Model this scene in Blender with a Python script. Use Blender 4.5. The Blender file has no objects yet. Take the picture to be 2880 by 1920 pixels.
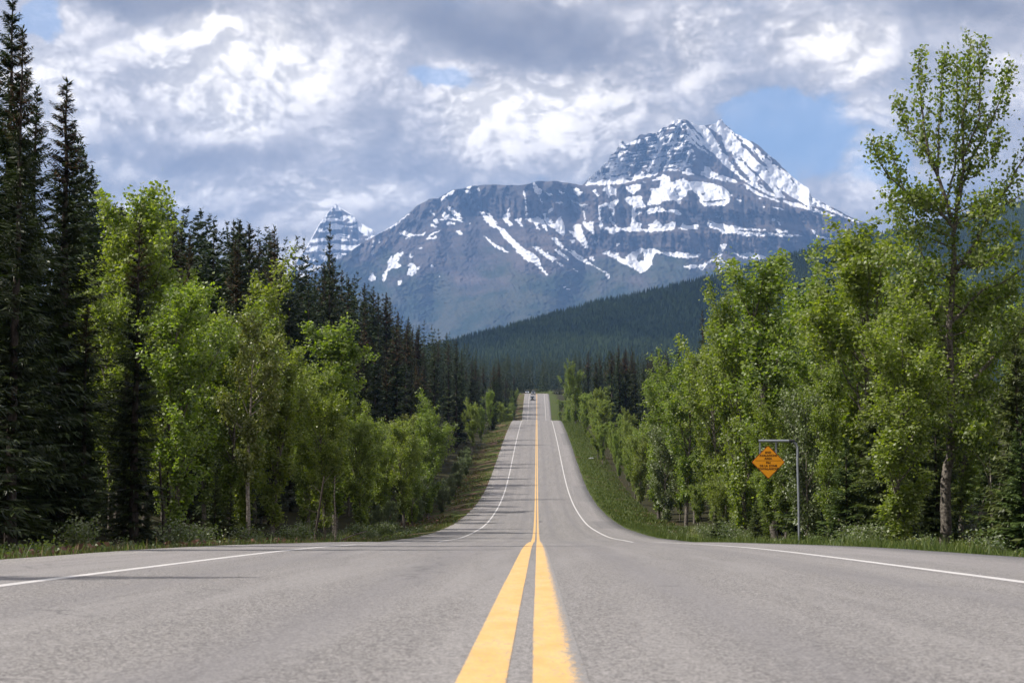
import bpy, math, random
import numpy as np
from mathutils import Matrix, Vector
from math import radians as R_

# ------------------------------------------------------------------ camera, world, sun, exposure
S = bpy.context.scene
COL = S.collection
EYE = 0.483
F = 4000.0
PITCH = math.atan(290.0 / F)
YAW = math.atan(70.0 / F)
cam = bpy.data.objects.new("camera", bpy.data.cameras.new("camera"))
COL.objects.link(cam)
cam.location = (0.056, 0.0, EYE)
cam.rotation_euler = (math.pi / 2 + PITCH, 0, YAW)
cam.data.sensor_width = 36.0
cam.data.lens = 50.0
cam.data.clip_start = 0.1
cam.data.clip_end = 60000
cam.data.dof.use_dof = True
cam.data.dof.focus_distance = 110.0
cam.data.dof.aperture_fstop = 7.1
S.camera = cam
S.render.resolution_x, S.render.resolution_y = 1024, 682

SUN_AZ, SUN_EL = -98.0, 48.0          # degrees from +Y towards +X, elevation
az, el = R_(SUN_AZ), R_(SUN_EL)
SUND = np.array([math.sin(az) * math.cos(el), math.cos(az) * math.cos(el), math.sin(el)])
sun = bpy.data.objects.new("sun", bpy.data.lights.new("sun", "SUN"))
COL.objects.link(sun)
sun.data.energy = 5.0
sun.data.angle = R_(0.55)
sun.data.color = (1.0, 0.94, 0.86)
sun.rotation_euler = Vector(SUND).to_track_quat('Z', 'Y').to_euler()

S.view_settings.view_transform = 'Standard'
S.view_settings.look = 'None'
S.view_settings.gamma = 1
S.view_settings.use_curve_mapping = False
S.view_settings.exposure = 0.55

CAMR = np.array(cam.rotation_euler.to_matrix())


def pxdir(px, py):
    """direction of a point of the 2880x1920 photograph, scaled so that its +Y component is 1"""
    px, py = np.asarray(px, float), np.asarray(py, float)
    v = np.stack([(px - 1440) / F, -(py - 960) / F, -np.ones_like(px)], -1) @ CAMR.T
    return v / v[..., 1:2]


def px_at(px, py, D):
    v = pxdir(px, py) * np.asarray(D, float)[..., None]
    return v + np.array([0.056, 0, EYE])


def to_px(P):
    v = (np.asarray(P, float) - np.array([0.056, 0, EYE])) @ CAMR
    return 1440 + F * v[..., 0] / -v[..., 2], 960 - F * v[..., 1] / -v[..., 2]


S.cycles.use_denoising = True
S.cycles.denoising_input_passes = 'RGB_ALBEDO_NORMAL'

# ------------------------------------------------------------------ node helpers
class NT:
    def __init__(self, tree):
        self.t = tree
        self.n = tree.nodes
        self.l = tree.links

    def new(self, kind, **kw):
        nd = self.n.new(kind)
        for k, v in kw.items():
            setattr(nd, k, v)
        return nd

    def put(self, sock, v):
        if isinstance(v, bpy.types.NodeSocket):
            self.l.new(v, sock)
        elif v is not None:
            if isinstance(v, (tuple, list)) and len(v) == 3 and sock.type == 'RGBA':
                v = (*v, 1.0)
            sock.default_value = v

    def m(self, op, a, b=None, c=None, clamp=False):
        nd = self.new("ShaderNodeMath", operation=op)
        nd.use_clamp = clamp
        self.put(nd.inputs[0], a)
        if b is not None: self.put(nd.inputs[1], b)
        if c is not None: self.put(nd.inputs[2], c)
        return nd.outputs[0]

    def v(self, op, a, b=None, s=None):
        nd = self.new("ShaderNodeVectorMath", operation=op)
        self.put(nd.inputs[0], a)
        if b is not None: self.put(nd.inputs[1], b)
        if s is not None: self.put(nd.inputs[3], s)
        return nd.outputs["Value"] if op in ("LENGTH", "DOT_PRODUCT") else nd.outputs[0]

    def noise(self, vec, scale, detail=4, rough=0.5, dist=0.0, lac=2.0, color=False):
        nd = self.new("ShaderNodeTexNoise")
        self.put(nd.inputs["Vector"], vec)
        nd.inputs["Scale"].default_value = scale
        nd.inputs["Detail"].default_value = detail
        nd.inputs["Roughness"].default_value = rough
        nd.inputs["Lacunarity"].default_value = lac
        nd.inputs["Distortion"].default_value = dist
        return nd.outputs["Color"] if color else nd.outputs["Fac"]

    def ramp(self, fac, stops, interp='LINEAR'):
        nd = self.new("ShaderNodeValToRGB")
        self.put(nd.inputs[0], fac)
        cr = nd.color_ramp
        cr.interpolation = interp
        while len(cr.elements) < len(stops):
            cr.elements.new(0.5)
        for e, (p, c) in zip(cr.elements, stops):
            e.position = p
            e.color = (c, c, c, 1) if isinstance(c, (int, float)) else (*c, 1)
        return nd.outputs[0]

    def smooth(self, x, a, b, lo=0.0, hi=1.0):
        nd = self.new("ShaderNodeMapRange", interpolation_type='SMOOTHSTEP')
        self.put(nd.inputs[0], x)
        for i, q in enumerate((a, b, lo, hi)):
            self.put(nd.inputs[i + 1], q)
        return nd.outputs[0]

    def mix(self, f, a, b, mode='MIX'):
        nd = self.new("ShaderNodeMix", data_type='RGBA', blend_type=mode)
        self.put(nd.inputs[0], f)
        self.put(nd.inputs[6], a)
        self.put(nd.inputs[7], b)
        return nd.outputs[2]


def srgb(r, g, b):
    f = lambda c: (c / 255 / 12.92) if c / 255 <= 0.04045 else ((c / 255 + 0.055) / 1.055) ** 2.4
    return (f(r), f(g), f(b))


# ------------------------------------------------------------------ world: sky and its clouds
W = bpy.data.worlds.new("World")
S.world = W
W.use_nodes = True
W.node_tree.nodes.clear()
w = NT(W.node_tree)
SKY_STRENGTH = 0.15
sky = w.new("ShaderNodeTexSky", sky_type='NISHITA')
sky.sun_disc = False
sky.sun_elevation = el
sky.sun_rotation = R_(SUN_AZ)
sky.altitude = 1500
sky.air_density = 1.0
sky.dust_density = 0.6
co = w.new("ShaderNodeTexCoord").outputs["Generated"]
warp = w.noise(co, 7.0, 3, 0.5, color=True)
wv = w.v("SCALE", w.v("SUBTRACT", warp, (0.5, 0.5, 0.5)), s=0.05)
d0 = w.v("ADD", co, wv)


def cloud_blobs(lst, src, sharp=1.0):
    tot = None
    for (x, y, rx, ry, a) in lst:
        c = pxdir(x * 1.2245, y * 1.2245)
        c = c / np.linalg.norm(c)
        rx_, ry_ = rx * 1.2245 / F, ry * 1.2245 / F
        q = w.v("MULTIPLY", w.v("SUBTRACT", src, tuple(c)), (1 / rx_, 1 / rx_, 1 / ry_))
        r2 = w.v("DOT_PRODUCT", q, q)
        e = w.m("MULTIPLY", w.m("EXPONENT", w.m("MULTIPLY", r2, -1.0)), a)
        tot = e if tot is None else w.m("ADD", tot, e)
    return tot

BRIGHT = [(290, 110, 150, 70, .20), (480, 120, 90, 90, .16), (520, 210, 170, 80, .24), (660, 190, 110, 70, .14),
          (1150, 230, 200, 70, .36), (1300, 320, 160, 90, .34), (1080, 340, 140, 60, .22), (1380, 210, 120, 80, .12),
          (760, 350, 60, 60, .22), (800, 440, 180, 40, .26), (560, 440, 260, 40, .22), (1230, 290, 90, 60, .1),
          (2000, 330, 90, 70, .30), (1950, 150, 90, 110, .20), (1550, 60, 120, 60, .14), (1300, 20, 60, 20, .2),
          (150, 230, 120, 80, .22), (950, 60, 60, 60, .08), (2000, 440, 160, 40, .25), (1750, 130, 130, 60, .14),
          (330, 290, 90, 30, .18), (560, 310, 90, 30, .16), (2280, 120, 100, 50, .1), (1100, 190, 90, 40, .18)]
DARK = [(330, -10, 190, 45, 1.0), (1000, 20, 220, 80, .75), (1250, 100, 220, 75, .75), (1420, 170, 140, 60, .45),
        (2250, 10, 220, 50, .8), (2180, 180, 120, 60, .3), (900, 300, 150, 90, .40), (420, 360, 220, 45, .45),
        (700, 90, 60, 60, .35), (1000, 400, 140, 70, .35), (1650, 110, 140, 60, .25), (250, 420, 120, 40, .3),
        (640, 390, 160, 40, .35)]
BLUE = [(1010, 172, 95, 27, 1.0), (1800, 292, 96, 48, 1.1), (1850, 355, 74, 50, .8), (98, 25, 40, 50, 1.2), (1400, 255, 30, 14, .7),
        (1760, 260, 90, 25, .7), (2060, 390, 40, 40, .25), (1990, 395, 60, 30, .35), (2110, 470, 50, 30, .5)]


def billow(src):
    """puffy noise: rounded heads with creases between"""
    tot = None
    for sc, am in ((8.0, .40), (17.0, .30), (36.0, .20), (76.0, .13), (160.0, .08)):
        n_ = w.noise(w.v("MULTIPLY", src, (1, 1, 1.45)), sc, 1, 0.5)
        b_ = w.m("MULTIPLY", w.m("ABSOLUTE", w.m("SUBTRACT", n_, 0.5)), am * 5.0)
        tot = b_ if tot is None else w.m("ADD", tot, b_)
    return tot


nA = w.noise(w.v("MULTIPLY", d0, (1, 1, 1.55)), 6.0, 10, 0.60)
bA = billow(d0)
bB2 = billow(w.v("ADD", d0, (0.0075, 0.0, -0.0075)))
nL = w.noise(co, 4.0, 3, 0.5)
wv2 = w.v("SCALE", w.v("SUBTRACT", w.noise(co, 16.0, 7, 0.62, color=True), (0.5, 0.5, 0.5)), s=0.055)
d2 = w.v("ADD", co, wv2)
bB = cloud_blobs(BRIGHT, d2)
bD = cloud_blobs(DARK, d2)
bH = cloud_blobs(BLUE, d2)
dens = w.m("ADD", w.m("ADD", w.m("ADD", nA, w.m("MULTIPLY", bA, .26)), w.m("MULTIPLY", bB, 1.05)), w.m("MULTIPLY", bD, -0.14))
cov = w.smooth(dens, 0.60, 0.92)
veil = w.smooth(dens, 0.44, 0.78)
emb = w.m("SUBTRACT", bA, bB2)
body = w.mix(w.smooth(nL, 0.35, 0.65), srgb(118, 122, 132), srgb(160, 154, 151))
body = w.mix(w.m("MULTIPLY", veil, .75), body, srgb(192, 185, 180))
white = w.mix(w.smooth(w.m("ADD", bA, w.m("MULTIPLY", bB, .6)), 0.20, 1.0), srgb(190, 183, 178), srgb(236, 227, 215))
c1 = w.mix(cov, body, white)
lit = w.m("ADD", 1.0, w.m("MULTIPLY", w.m("MULTIPLY", emb, 1.6), w.m("ADD", 0.22, cov)))
lit = w.m("MAXIMUM", w.m("MINIMUM", lit, 1.24), 0.74)
c2 = w.v("SCALE", c1, s=lit)
dk = w.m("MULTIPLY", w.smooth(w.m("ADD", bD, w.m("MULTIPLY", w.m("SUBTRACT", nA, 0.5), 1.1)), 0.10, 0.95), 0.80)
c3 = w.mix(dk, c2, w.mix(w.smooth(nA, .35, .65), srgb(84, 82, 87), srgb(124, 119, 118)))
hole = w.smooth(w.m("ADD", bH, w.m("MULTIPLY", w.m("SUBTRACT", w.m("ADD", nA, w.m("MULTIPLY", bA, .16)), 0.61), -2.3)), 0.30, 0.70)
hole = w.m("MULTIPLY", hole, w.smooth(nA,   .38, .62, .70, .45))
bg1 = w.new("ShaderNodeBackground")
w.l.new(sky.outputs[0], bg1.inputs[0])
bg1.inputs[1].default_value = SKY_STRENGTH
bg2 = w.new("ShaderNodeBackground")
w.l.new(c3, bg2.inputs[0])
bg2.inputs[1].default_value = 1.33
CLOUD_BG = bg2
mx = w.new("ShaderNodeMixShader")
w.l.new(hole, mx.inputs[0])
w.l.new(bg2.outputs[0], mx.inputs[1])
w.l.new(bg1.outputs[0], mx.inputs[2])
w.l.new(mx.outputs[0], w.new("ShaderNodeOutputWorld").inputs[0])
W.cycles.sampling_method = 'MANUAL'
W.cycles.sample_map_resolution = 512
# ------------------------------------------------------------------ numpy helpers
def hash2(ix, iy, seed):
    h = (ix.astype(np.int64) * 374761393 + iy.astype(np.int64) * 668265263 + seed * 1442695041) & 0xffffffff
    h = ((h ^ (h >> 13)) * 1274126177) & 0xffffffff
    h = h ^ (h >> 16)
    return (h & 0xffff) / 65535.0


def vnoise(x, y, seed=0):
    x, y = np.broadcast_arrays(np.asarray(x, float), np.asarray(y, float))
    ix, iy = np.floor(x), np.floor(y)
    fx, fy = x - ix, y - iy
    fx, fy = fx * fx * (3 - 2 * fx), fy * fy * (3 - 2 * fy)
    a, b = hash2(ix, iy, seed), hash2(ix + 1, iy, seed)
    c, d = hash2(ix, iy + 1, seed), hash2(ix + 1, iy + 1, seed)
    return (a * (1 - fx) + b * fx) * (1 - fy) + (c * (1 - fx) + d * fx) * fy


def fbm(x, y, oct=4, seed=0, gain=0.5):
    s, a, t = 0.0, 1.0, 0.0
    for i in range(oct):
        s = s + a * vnoise(x * 2 ** i + 17.3 * i, y * 2 ** i - 9.1 * i, seed + i)
        t += a
        a *= gain
    return s / t


def make_mesh(name, V, faces, mats=(), mat_idx=None, smooth=False, attrs=None):
    """V (n,3); faces = list of int arrays (m,k)"""
    me = bpy.data.meshes.new(name)
    V = np.asarray(V, np.float32)
    faces = [np.asarray(f, np.int32) for f in faces if len(f)]
    me.vertices.add(len(V))
    me.vertices.foreach_set("co", V.ravel())
    loops = np.concatenate([f.ravel() for f in faces])
    sizes = np.concatenate([np.full(len(f), f.shape[1], np.int32) for f in faces])
    starts = np.concatenate([[0], np.cumsum(sizes)[:-1]]).astype(np.int32)
    me.loops.add(len(loops))
    me.loops.foreach_set("vertex_index", loops)
    me.polygons.add(len(sizes))
    me.polygons.foreach_set("loop_start", starts)
    if mat_idx is not None:
        me.polygons.foreach_set("material_index", np.asarray(mat_idx, np.int32))
    me.polygons.foreach_set("use_smooth", np.full(len(sizes), smooth, bool))
    me.update(calc_edges=True)
    for m_ in mats:
        me.materials.append(m_)
    for k, a in (attrs or {}).items():
        at = me.attributes.new(k, 'FLOAT', 'POINT')
        at.data.foreach_set("value", np.asarray(a, np.float32))
    return me


def link(name, me, parent=None, loc=None, **props):
    o = bpy.data.objects.new(name, me)
    COL.objects.link(o)
    if parent is not None:
        o.parent = parent
    if loc is not None:
        o.location = loc
    for k, v in props.items():
        o[k] = v
    return o


def grid_faces(nr, nc):
    i = np.arange(nr - 1)[:, None] * nc + np.arange(nc - 1)[None, :]
    return np.stack([i, i + 1, i + nc + 1, i + nc], -1).reshape(-1, 4)


def material(name, rough=0.8, spec=0.3):
    m = bpy.data.materials.new(name)
    m.use_nodes = True
    nt = NT(m.node_tree)
    bs = nt.n["Principled BSDF"]
    bs.inputs["Roughness"].default_value = rough
    bs.inputs["Specular IOR Level"].default_value = spec
    return m, nt, bs


# ------------------------------------------------------------------ road profile and terrain
RY = np.array([-400, -60, 0, 4.1, 13, 22.7, 39.6, 47, 53.3, 59.7, 72, 86, 105.8, 125.8, 146, 168, 190, 213.9, 251.6, 298, 348,
               372, 400, 450, 510, 571, 632, 680, 727, 760, 850, 1200])
RZ = np.array([20, 3.0, 0, -.69, -1.14, -1.653, -2.70, -3.18, -3.62, -3.98, -4.65, -5.23, -5.85, -6.07, -5.98, -5.42, -4.3, -2.67, .06, 2.98, 5.65,
               6.3, 6.3, 5.6, 6.2, 9.3, 16.6, 22.0, 26.0, 27.0, 29.5, 42.0])
RZ = np.where(RY > 0, RZ + EYE, RZ)
# monotone-ish cubic resampling to a smooth table
_h = np.diff(RY); _d = np.diff(RZ) / _h
_m = np.concatenate([[_d[0]], (_d[:-1] * _h[1:] + _d[1:] * _h[:-1]) / (_h[1:] + _h[:-1]), [_d[-1]]])


def zroad(y):
    y = np.clip(np.asarray(y, float), RY[0], RY[-1])
    i = np.clip(np.searchsorted(RY, y, side='right') - 1, 0, len(RY) - 2)
    t = (y - RY[i]) / _h[i]
    return ((2 * t**3 - 3 * t**2 + 1) * RZ[i] + (t**3 - 2 * t**2 + t) * _h[i] * _m[i]
            + (-2 * t**3 + 3 * t**2) * RZ[i + 1] + (t**3 - t**2) * _h[i] * _m[i + 1])


def xroad(y):
    y = np.asarray(y, float)
    return -np.clip(y - 715, 0, 400)**2 * 0.0042


HALF = 6.1        # half width of the asphalt


def ground(x, y):
    x, y = np.asarray(x, float), np.asarray(y, float)
    zr = zroad(y)
    u = x - xroad(y)
    d = np.abs(u) - HALF
    dl = np.clip(d, 0, None)
    ditch = -0.55 * np.clip(dl / 3.2, 0, 1)**1.2
    left = 0.13 * np.clip(dl - 5, 0, 60) + 0.05 * np.clip(dl - 65, 0, 200)
    right = 0.02 * np.clip(dl - 6, 0, 60) + 0.01 * np.clip(dl - 66, 0, 300)
    rise = np.where(u < 0, left, right)
    bump = (fbm(x * 0.35, y * 0.35, 3, 5) - 0.5) * 0.5 * np.clip(dl / 3, 0, 1)
    hill = (fbm(x * 0.02, y * 0.02, 3, 9) - 0.5) * 6 * np.clip((dl - 12) / 60, 0, 1)
    z = zr + np.where(d > 0, ditch + rise + bump + hill - 0.02, -0.08)
    far = np.clip((np.hypot(x, y) - 1300) / 1500, 0, 1)
    far = far * far * (3 - 2 * far)
    return z * (1 - far) + far * 5.0


def nonuni(knots):
    out = []
    for (a, b, s) in knots:
        out.append(np.arange(a, b - 1e-6, s))
    out.append([knots[-1][1]])
    return np.concatenate(out)


gy = nonuni([(-24000, -2000, 2000), (-2000, -200, 200), (-200, -20, 15), (-20, 140, 1.0), (140, 420, 3), (420, 900, 8), (900, 2000, 50), (2000, 26000, 1500)])
gxp = nonuni([(0, 5, 2.5), (5, 6, .5), (6, 6.2, .05), (6.2, 13, .45), (13, 40, 2.0), (40, 150, 8), (150, 700, 45), (700, 2800, 300), (2800, 24000, 3000)])
gx = np.concatenate([-gxp[:0:-1], gxp])
GY, GX = np.meshgrid(gy, gx, indexing='ij')
GXX = GX + xroad(GY) * (np.abs(GX) < 600)
GZ = ground(GXX, GY)

m_ground, nt, bs = material("forest_ground", 0.95, 0.1)
gc = nt.new("ShaderNodeTexCoord").outputs["Object"]
n1 = nt.noise(gc, 0.35, 6, 0.62)
n2 = nt.noise(gc, 6.0, 4, 0.6)
sep = nt.new("ShaderNodeSeparateXYZ"); nt.l.new(gc, sep.inputs[0])
ax = nt.m("ABSOLUTE", sep.outputs[0])
grass = nt.mix(n2, (0.034, 0.056, 0.011), (0.092, 0.112, 0.028))
soil = nt.mix(n2, (0.060, 0.040, 0.026), (0.17, 0.105, 0.075))
leftside = nt.smooth(sep.outputs[0], -2.0, 2.0, 0.06, -0.06)
f = nt.smooth(nt.m("ADD", n1, leftside), 0.50, 0.62)
col = nt.mix(f, grass, soil)
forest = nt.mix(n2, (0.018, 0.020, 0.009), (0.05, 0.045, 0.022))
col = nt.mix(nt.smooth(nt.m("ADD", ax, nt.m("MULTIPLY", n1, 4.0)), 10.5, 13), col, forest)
nt.l.new(col, bs.inputs["Base Color"])
bmp = nt.new("ShaderNodeBump"); bmp.inputs["Strength"].default_value = 0.7; bmp.inputs["Distance"].default_value = 0.08
nt.l.new(n2, bmp.inputs["Height"]); nt.l.new(bmp.outputs[0], bs.inputs["Normal"])
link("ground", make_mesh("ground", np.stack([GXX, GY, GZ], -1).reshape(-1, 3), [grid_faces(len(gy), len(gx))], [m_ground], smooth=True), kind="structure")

# ---- asphalt
ry = nonuni([(-60, 0, 4), (0, 140, .5), (140, 420, 2), (420, 700, 4), (700, 960, 3)])
ru = np.array([-HALF, -HALF + .02, -5.2, -3.6, -1.8, 0, 1.8, 3.6, 5.2, HALF - .02, HALF])
rzo = np.array([-.10, 0, .0, .02, .035, .05, .035, .02, .0, 0, -.10]) * 0
rzo[0] = rzo[-1] = -0.10
RRY, RU = np.meshgrid(ry, ru, indexing='ij')
wob = (fbm(RRY * 0.5, RRY * 0 + np.sign(RU) * 9, 3, 3) - .5) * 0.14
RX = RU + xroad(RRY) + np.where(np.abs(RU) > 6, wob * np.sign(RU), 0)
RZZ = zroad(RRY) + rzo[None, :]
m_road, nt, bs = material("asphalt", 0.82, 0.35)
gc = nt.new("ShaderNodeTexCoord").outputs["Object"]
sep = nt.new("ShaderNodeSeparateXYZ"); nt.l.new(gc, sep.inputs[0])
X, Y = sep.outputs[0], sep.outputs[1]
grain = nt.noise(gc, 85.0, 3, 0.75)
grain2 = nt.noise(gc, 22.0, 4, 0.7)
vor = nt.new("ShaderNodeTexVoronoi"); nt.put(vor.inputs["Vector"], gc); vor.inputs["Scale"].default_value = 70.0
blot = nt.noise(nt.v("MULTIPLY", gc, (1.0, 0.12, 1)), 1.3, 5, 0.6)
strk = nt.noise(nt.v("MULTIPLY", gc, (1.0, 0.012, 1)), 3.2, 5, 0.6)
grainb = nt.noise(gc, 38.0, 4, 0.8)
gmix = nt.m("ADD", nt.m("MULTIPLY", grain, .55), nt.m("MULTIPLY", grainb, .45))
base = nt.mix(nt.smooth(gmix, 0.42, 0.59), (0.062, 0.058, 0.057), (0.350, 0.330, 0.316))
base = nt.mix(nt.smooth(vor.outputs["Distance"], 0.0, 0.35, 0.5, 0.0), base, (0.42, 0.40, 0.385))
base = nt.mix(nt.smooth(grain2, 0.35, 0.75, 0.0, 0.30), base, (0.13, 0.125, 0.13))
base = nt.mix(nt.smooth(blot, 0.40, 0.72, 0, 0.32), base, (0.155, 0.148, 0.15))
base = nt.mix(nt.smooth(strk, 0.42, 0.66, 0, 0.30), base, (0.29, 0.275, 0.27))
# polished wheel paths and the darker oil strip between them
axx = nt.m("ABSOLUTE", X)
for c_, wd, colr, am in ((1.0, .42, (0.145, 0.138, 0.145), .40), (2.75, .42, (0.145, 0.138, 0.145), .36), (4.8, .9, (0.27, 0.25, 0.25), .30)):
    g_ = nt.m("MULTIPLY", nt.smooth(nt.m("ABSOLUTE", nt.m("SUBTRACT", axx, c_)), 0.0, wd, am, 0.0), nt.smooth(strk, 0.25, 0.6, 0.5, 1.0))
    base = nt.mix(g_, base, colr)
# resurfaced patches on the outer shoulder, a transverse seam and an oil spot
wobY = nt.m("ADD", Y, nt.m("MULTIPLY", nt.m("SUBTRACT", nt.noise(gc, 1.5, 3, .6), .5), 1.6))
for y0, y1, x0, x1, am in ((96, 112, 4.3, 6.3, .40), (250, 285, 4.7, 6.3, .35), (150, 176, 4.4, 6.3, .25), (60, 70, -6.4, -4.6, .25)):
    iny = nt.m("MULTIPLY", nt.m("GREATER_THAN", wobY, y0), nt.m("LESS_THAN", wobY, y1))
    inx = nt.m("MULTIPLY", nt.m("GREATER_THAN", X, x0), nt.m("LESS_THAN", X, x1))
    base = nt.mix(nt.m("MULTIPLY", nt.m("MULTIPLY", iny, inx), am), base, (0.10, 0.10, 0.105))
seam = nt.smooth(nt.m("ABSOLUTE", nt.m("SUBTRACT", wobY, 61.5)), 0.0, 0.35, 0.55, 0.0)
base = nt.mix(seam, base, (0.34, 0.33, 0.32))
sx = nt.v("MULTIPLY", nt.v("SUBTRACT", gc, (0.32, 112.0, 0)), (2.4, 0.30, 0))
spot = nt.smooth(nt.v("LENGTH", nt.v("ADD", sx, nt.v("SCALE", nt.noise(gc, 4, 3, .6, color=True), s=.5))), 0.3, 1.0, 0.6, 0.0)
base = nt.mix(spot, base, (0.05, 0.05, 0.055))
# fine cracks
vc = nt.new("ShaderNodeTexVoronoi", feature='DISTANCE_TO_EDGE')
nt.put(vc.inputs["Vector"], nt.v("ADD", gc, nt.v("SCALE", nt.noise(gc, 1.4, 4, .6, color=True), s=1.3)))
vc.inputs["Scale"].default_value = 0.16
crk = nt.m("MULTIPLY", nt.smooth(vc.outputs["Distance"], 0.0, 0.006, 0.55, 0.0), nt.smooth(blot, 0.42, 0.6))
base = nt.mix(crk, base, (0.05, 0.05, 0.05))
nt.l.new(base, bs.inputs["Base Color"])
nt.l.new(nt.smooth(grain, .3, .7, .9, .7), bs.inputs["Roughness"])
bmp = nt.new("ShaderNodeBump"); bmp.inputs["Strength"].default_value = 0.55; bmp.inputs["Distance"].default_value = 0.004
nt.l.new(nt.m("ADD", grain, nt.m("MULTIPLY", vor.outputs["Distance"], -.6)), bmp.inputs["Height"]); nt.l.new(bmp.outputs[0], bs.inputs["Normal"])
ROADC = link("road", make_mesh("road", np.stack([RX, RRY, RZZ], -1).reshape(-1, 3), [grid_faces(len(ry), len(ru))], [m_road], smooth=True), kind="structure")


def paint_mat(name, c0, c1, wear_lo, wear_hi, fade=None):
    m, nt, bs = material(name, 0.65, 0.35)
    gc = nt.new("ShaderNodeTexCoord").outputs["Object"]
    sep = nt.new("ShaderNodeSeparateXYZ"); nt.l.new(gc, sep.inputs[0])
    gr = nt.noise(gc, 85.0, 3, 0.75)
    g3 = nt.noise(gc, 30.0, 5, 0.7)
    g2 = nt.noise(nt.v("MULTIPLY", gc, (1, .35, 1)), 7.0, 5, 0.65)
    c = nt.mix(nt.smooth(g2, .3, .7), c0, c1)
    c = nt.mix(nt.smooth(gr, .35, .75, 0.0, 0.35), c, tuple(q * .62 for q in c0))
    wsum = nt.m("ADD", nt.m("MULTIPLY", gr, 0.55), nt.m("MULTIPLY", g3, 0.45))
    lim = wear_lo
    if fade:
        for x0, x1, am in fade:
            wsum = nt.m("ADD", wsum, nt.smooth(sep.outputs[0], x0, x1, 0.0, am))
        for c_, hw in ((-.111, .075), (.127, .087)):
            e_ = nt.m("ABSOLUTE", nt.m("SUBTRACT", sep.outputs[0], c_))
            wsum = nt.m("ADD", wsum, nt.m("MULTIPLY", nt.smooth(e_, hw - .010, hw + .006, 0.0, .10), nt.m("LESS_THAN", e_, hw + .01)))
    wsum = nt.m("ADD", wsum, nt.smooth(g2, .5, .8, 0, .05))
    wear = nt.smooth(wsum, wear_lo, wear_hi)
    # short cracks across the paint
    vc = nt.new("ShaderNodeTexVoronoi", feature='DISTANCE_TO_EDGE')
    nt.put(vc.inputs["Vector"], nt.v("MULTIPLY", nt.v("ADD", gc, nt.v("SCALE", nt.noise(gc, 9, 3, .6, color=True), s=.12)), (2.2, 3.0, 1)))
    vc.inputs["Scale"].default_value = 2.2
    ck = nt.m("MULTIPLY", nt.smooth(vc.outputs["Distance"], 0.0, 0.022, 1, 0), nt.smooth(g2, .46, .56))
    wear = nt.m("MAXIMUM", wear, nt.m("MULTIPLY", ck, .75))
    c = nt.mix(wear, c, nt.mix(nt.smooth(gr, .35, .65), (0.13, .123, .12), (.31, .295, .285)))
    nt.l.new(c, bs.inputs["Base Color"])
    bmp = nt.new("ShaderNodeBump"); bmp.inputs["Strength"].default_value = 0.5; bmp.inputs["Distance"].default_value = 0.004
    nt.l.new(gr, bmp.inputs["Height"]); nt.l.new(bmp.outputs[0], bs.inputs["Normal"])
    return m


m_yel = paint_mat("yellow_paint", (0.64, 0.375, 0.12), (0.74, 0.475, 0.185), 0.545, 0.60, fade=[(0.130, 0.216, 0.20)])
m_whi = paint_mat("white_paint", (0.50, 0.485, 0.48), (0.62, 0.60, 0.59), 0.56, 0.66)


def stripe(name, x0, x1, mat, y0=-20.0, y1=940.0, lift=0.004):
    yy = ry[(ry >= y0) & (ry <= y1)]
    dx = (fbm(yy * .5, yy * 0 + x0 * 7, 3, 11) - .5) * 0.010
    xs = np.array([x0, (x0 + x1) / 2, x1])
    A, B = np.meshgrid(yy, xs, indexing='ij')
    V = np.stack([B + xroad(A) + dx[:, None], A, zroad(A) + .0015 + .003 * np.clip(A / 60, 0, 1)], -1).reshape(-1, 3)
    return link(name, make_mesh(name, V, [grid_faces(len(yy), 3)], [mat], smooth=True), parent=ROADC)


stripe("yellow_line", -0.186, -0.036, m_yel)
stripe("yellow_line", 0.040, 0.208, m_yel)
stripe("white_edge_line", -3.78, -3.66, m_whi)
stripe("white_edge_line", 3.66, 3.78, m_whi)

# ------------------------------------------------------------------ mountains: relief surfaces built column by column
def interp_poly(pts, x):
    p = np.array(pts, float)
    return np.interp(x, p[:, 0], p[:, 1])


def pip(poly, x, y):
    """even-odd test of arrays x, y in polygon"""
    p = np.array(poly, float)
    ins = np.zeros(x.shape, bool)
    j = len(p) - 1
    for i in range(len(p)):
        xi, yi, xj, yj = p[i, 0], p[i, 1], p[j, 0], p[j, 1]
        if yi != yj:
            c = ((yi > y) != (yj > y)) & (x < (xj - xi) * (y - yi) / (yj - yi) + xi)
            ins ^= c
        j = i
    return ins


def fill(mask, PX, PY, polys, sx, ox, oy, val=1.0):
    for p in polys:
        q = [(ox + a / sx, oy + b / sx) for a, b in p]
        a = np.array(q)
        bb = (PX > a[:, 0].min() - 2) & (PX < a[:, 0].max() + 2) & (PY > a[:, 1].min() - 2) & (PY < a[:, 1].max() + 2)
        idx = np.nonzero(bb)
        ins = pip(q, PX[idx], PY[idx])
        mask[idx[0][ins], idx[1][ins]] = val


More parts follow.
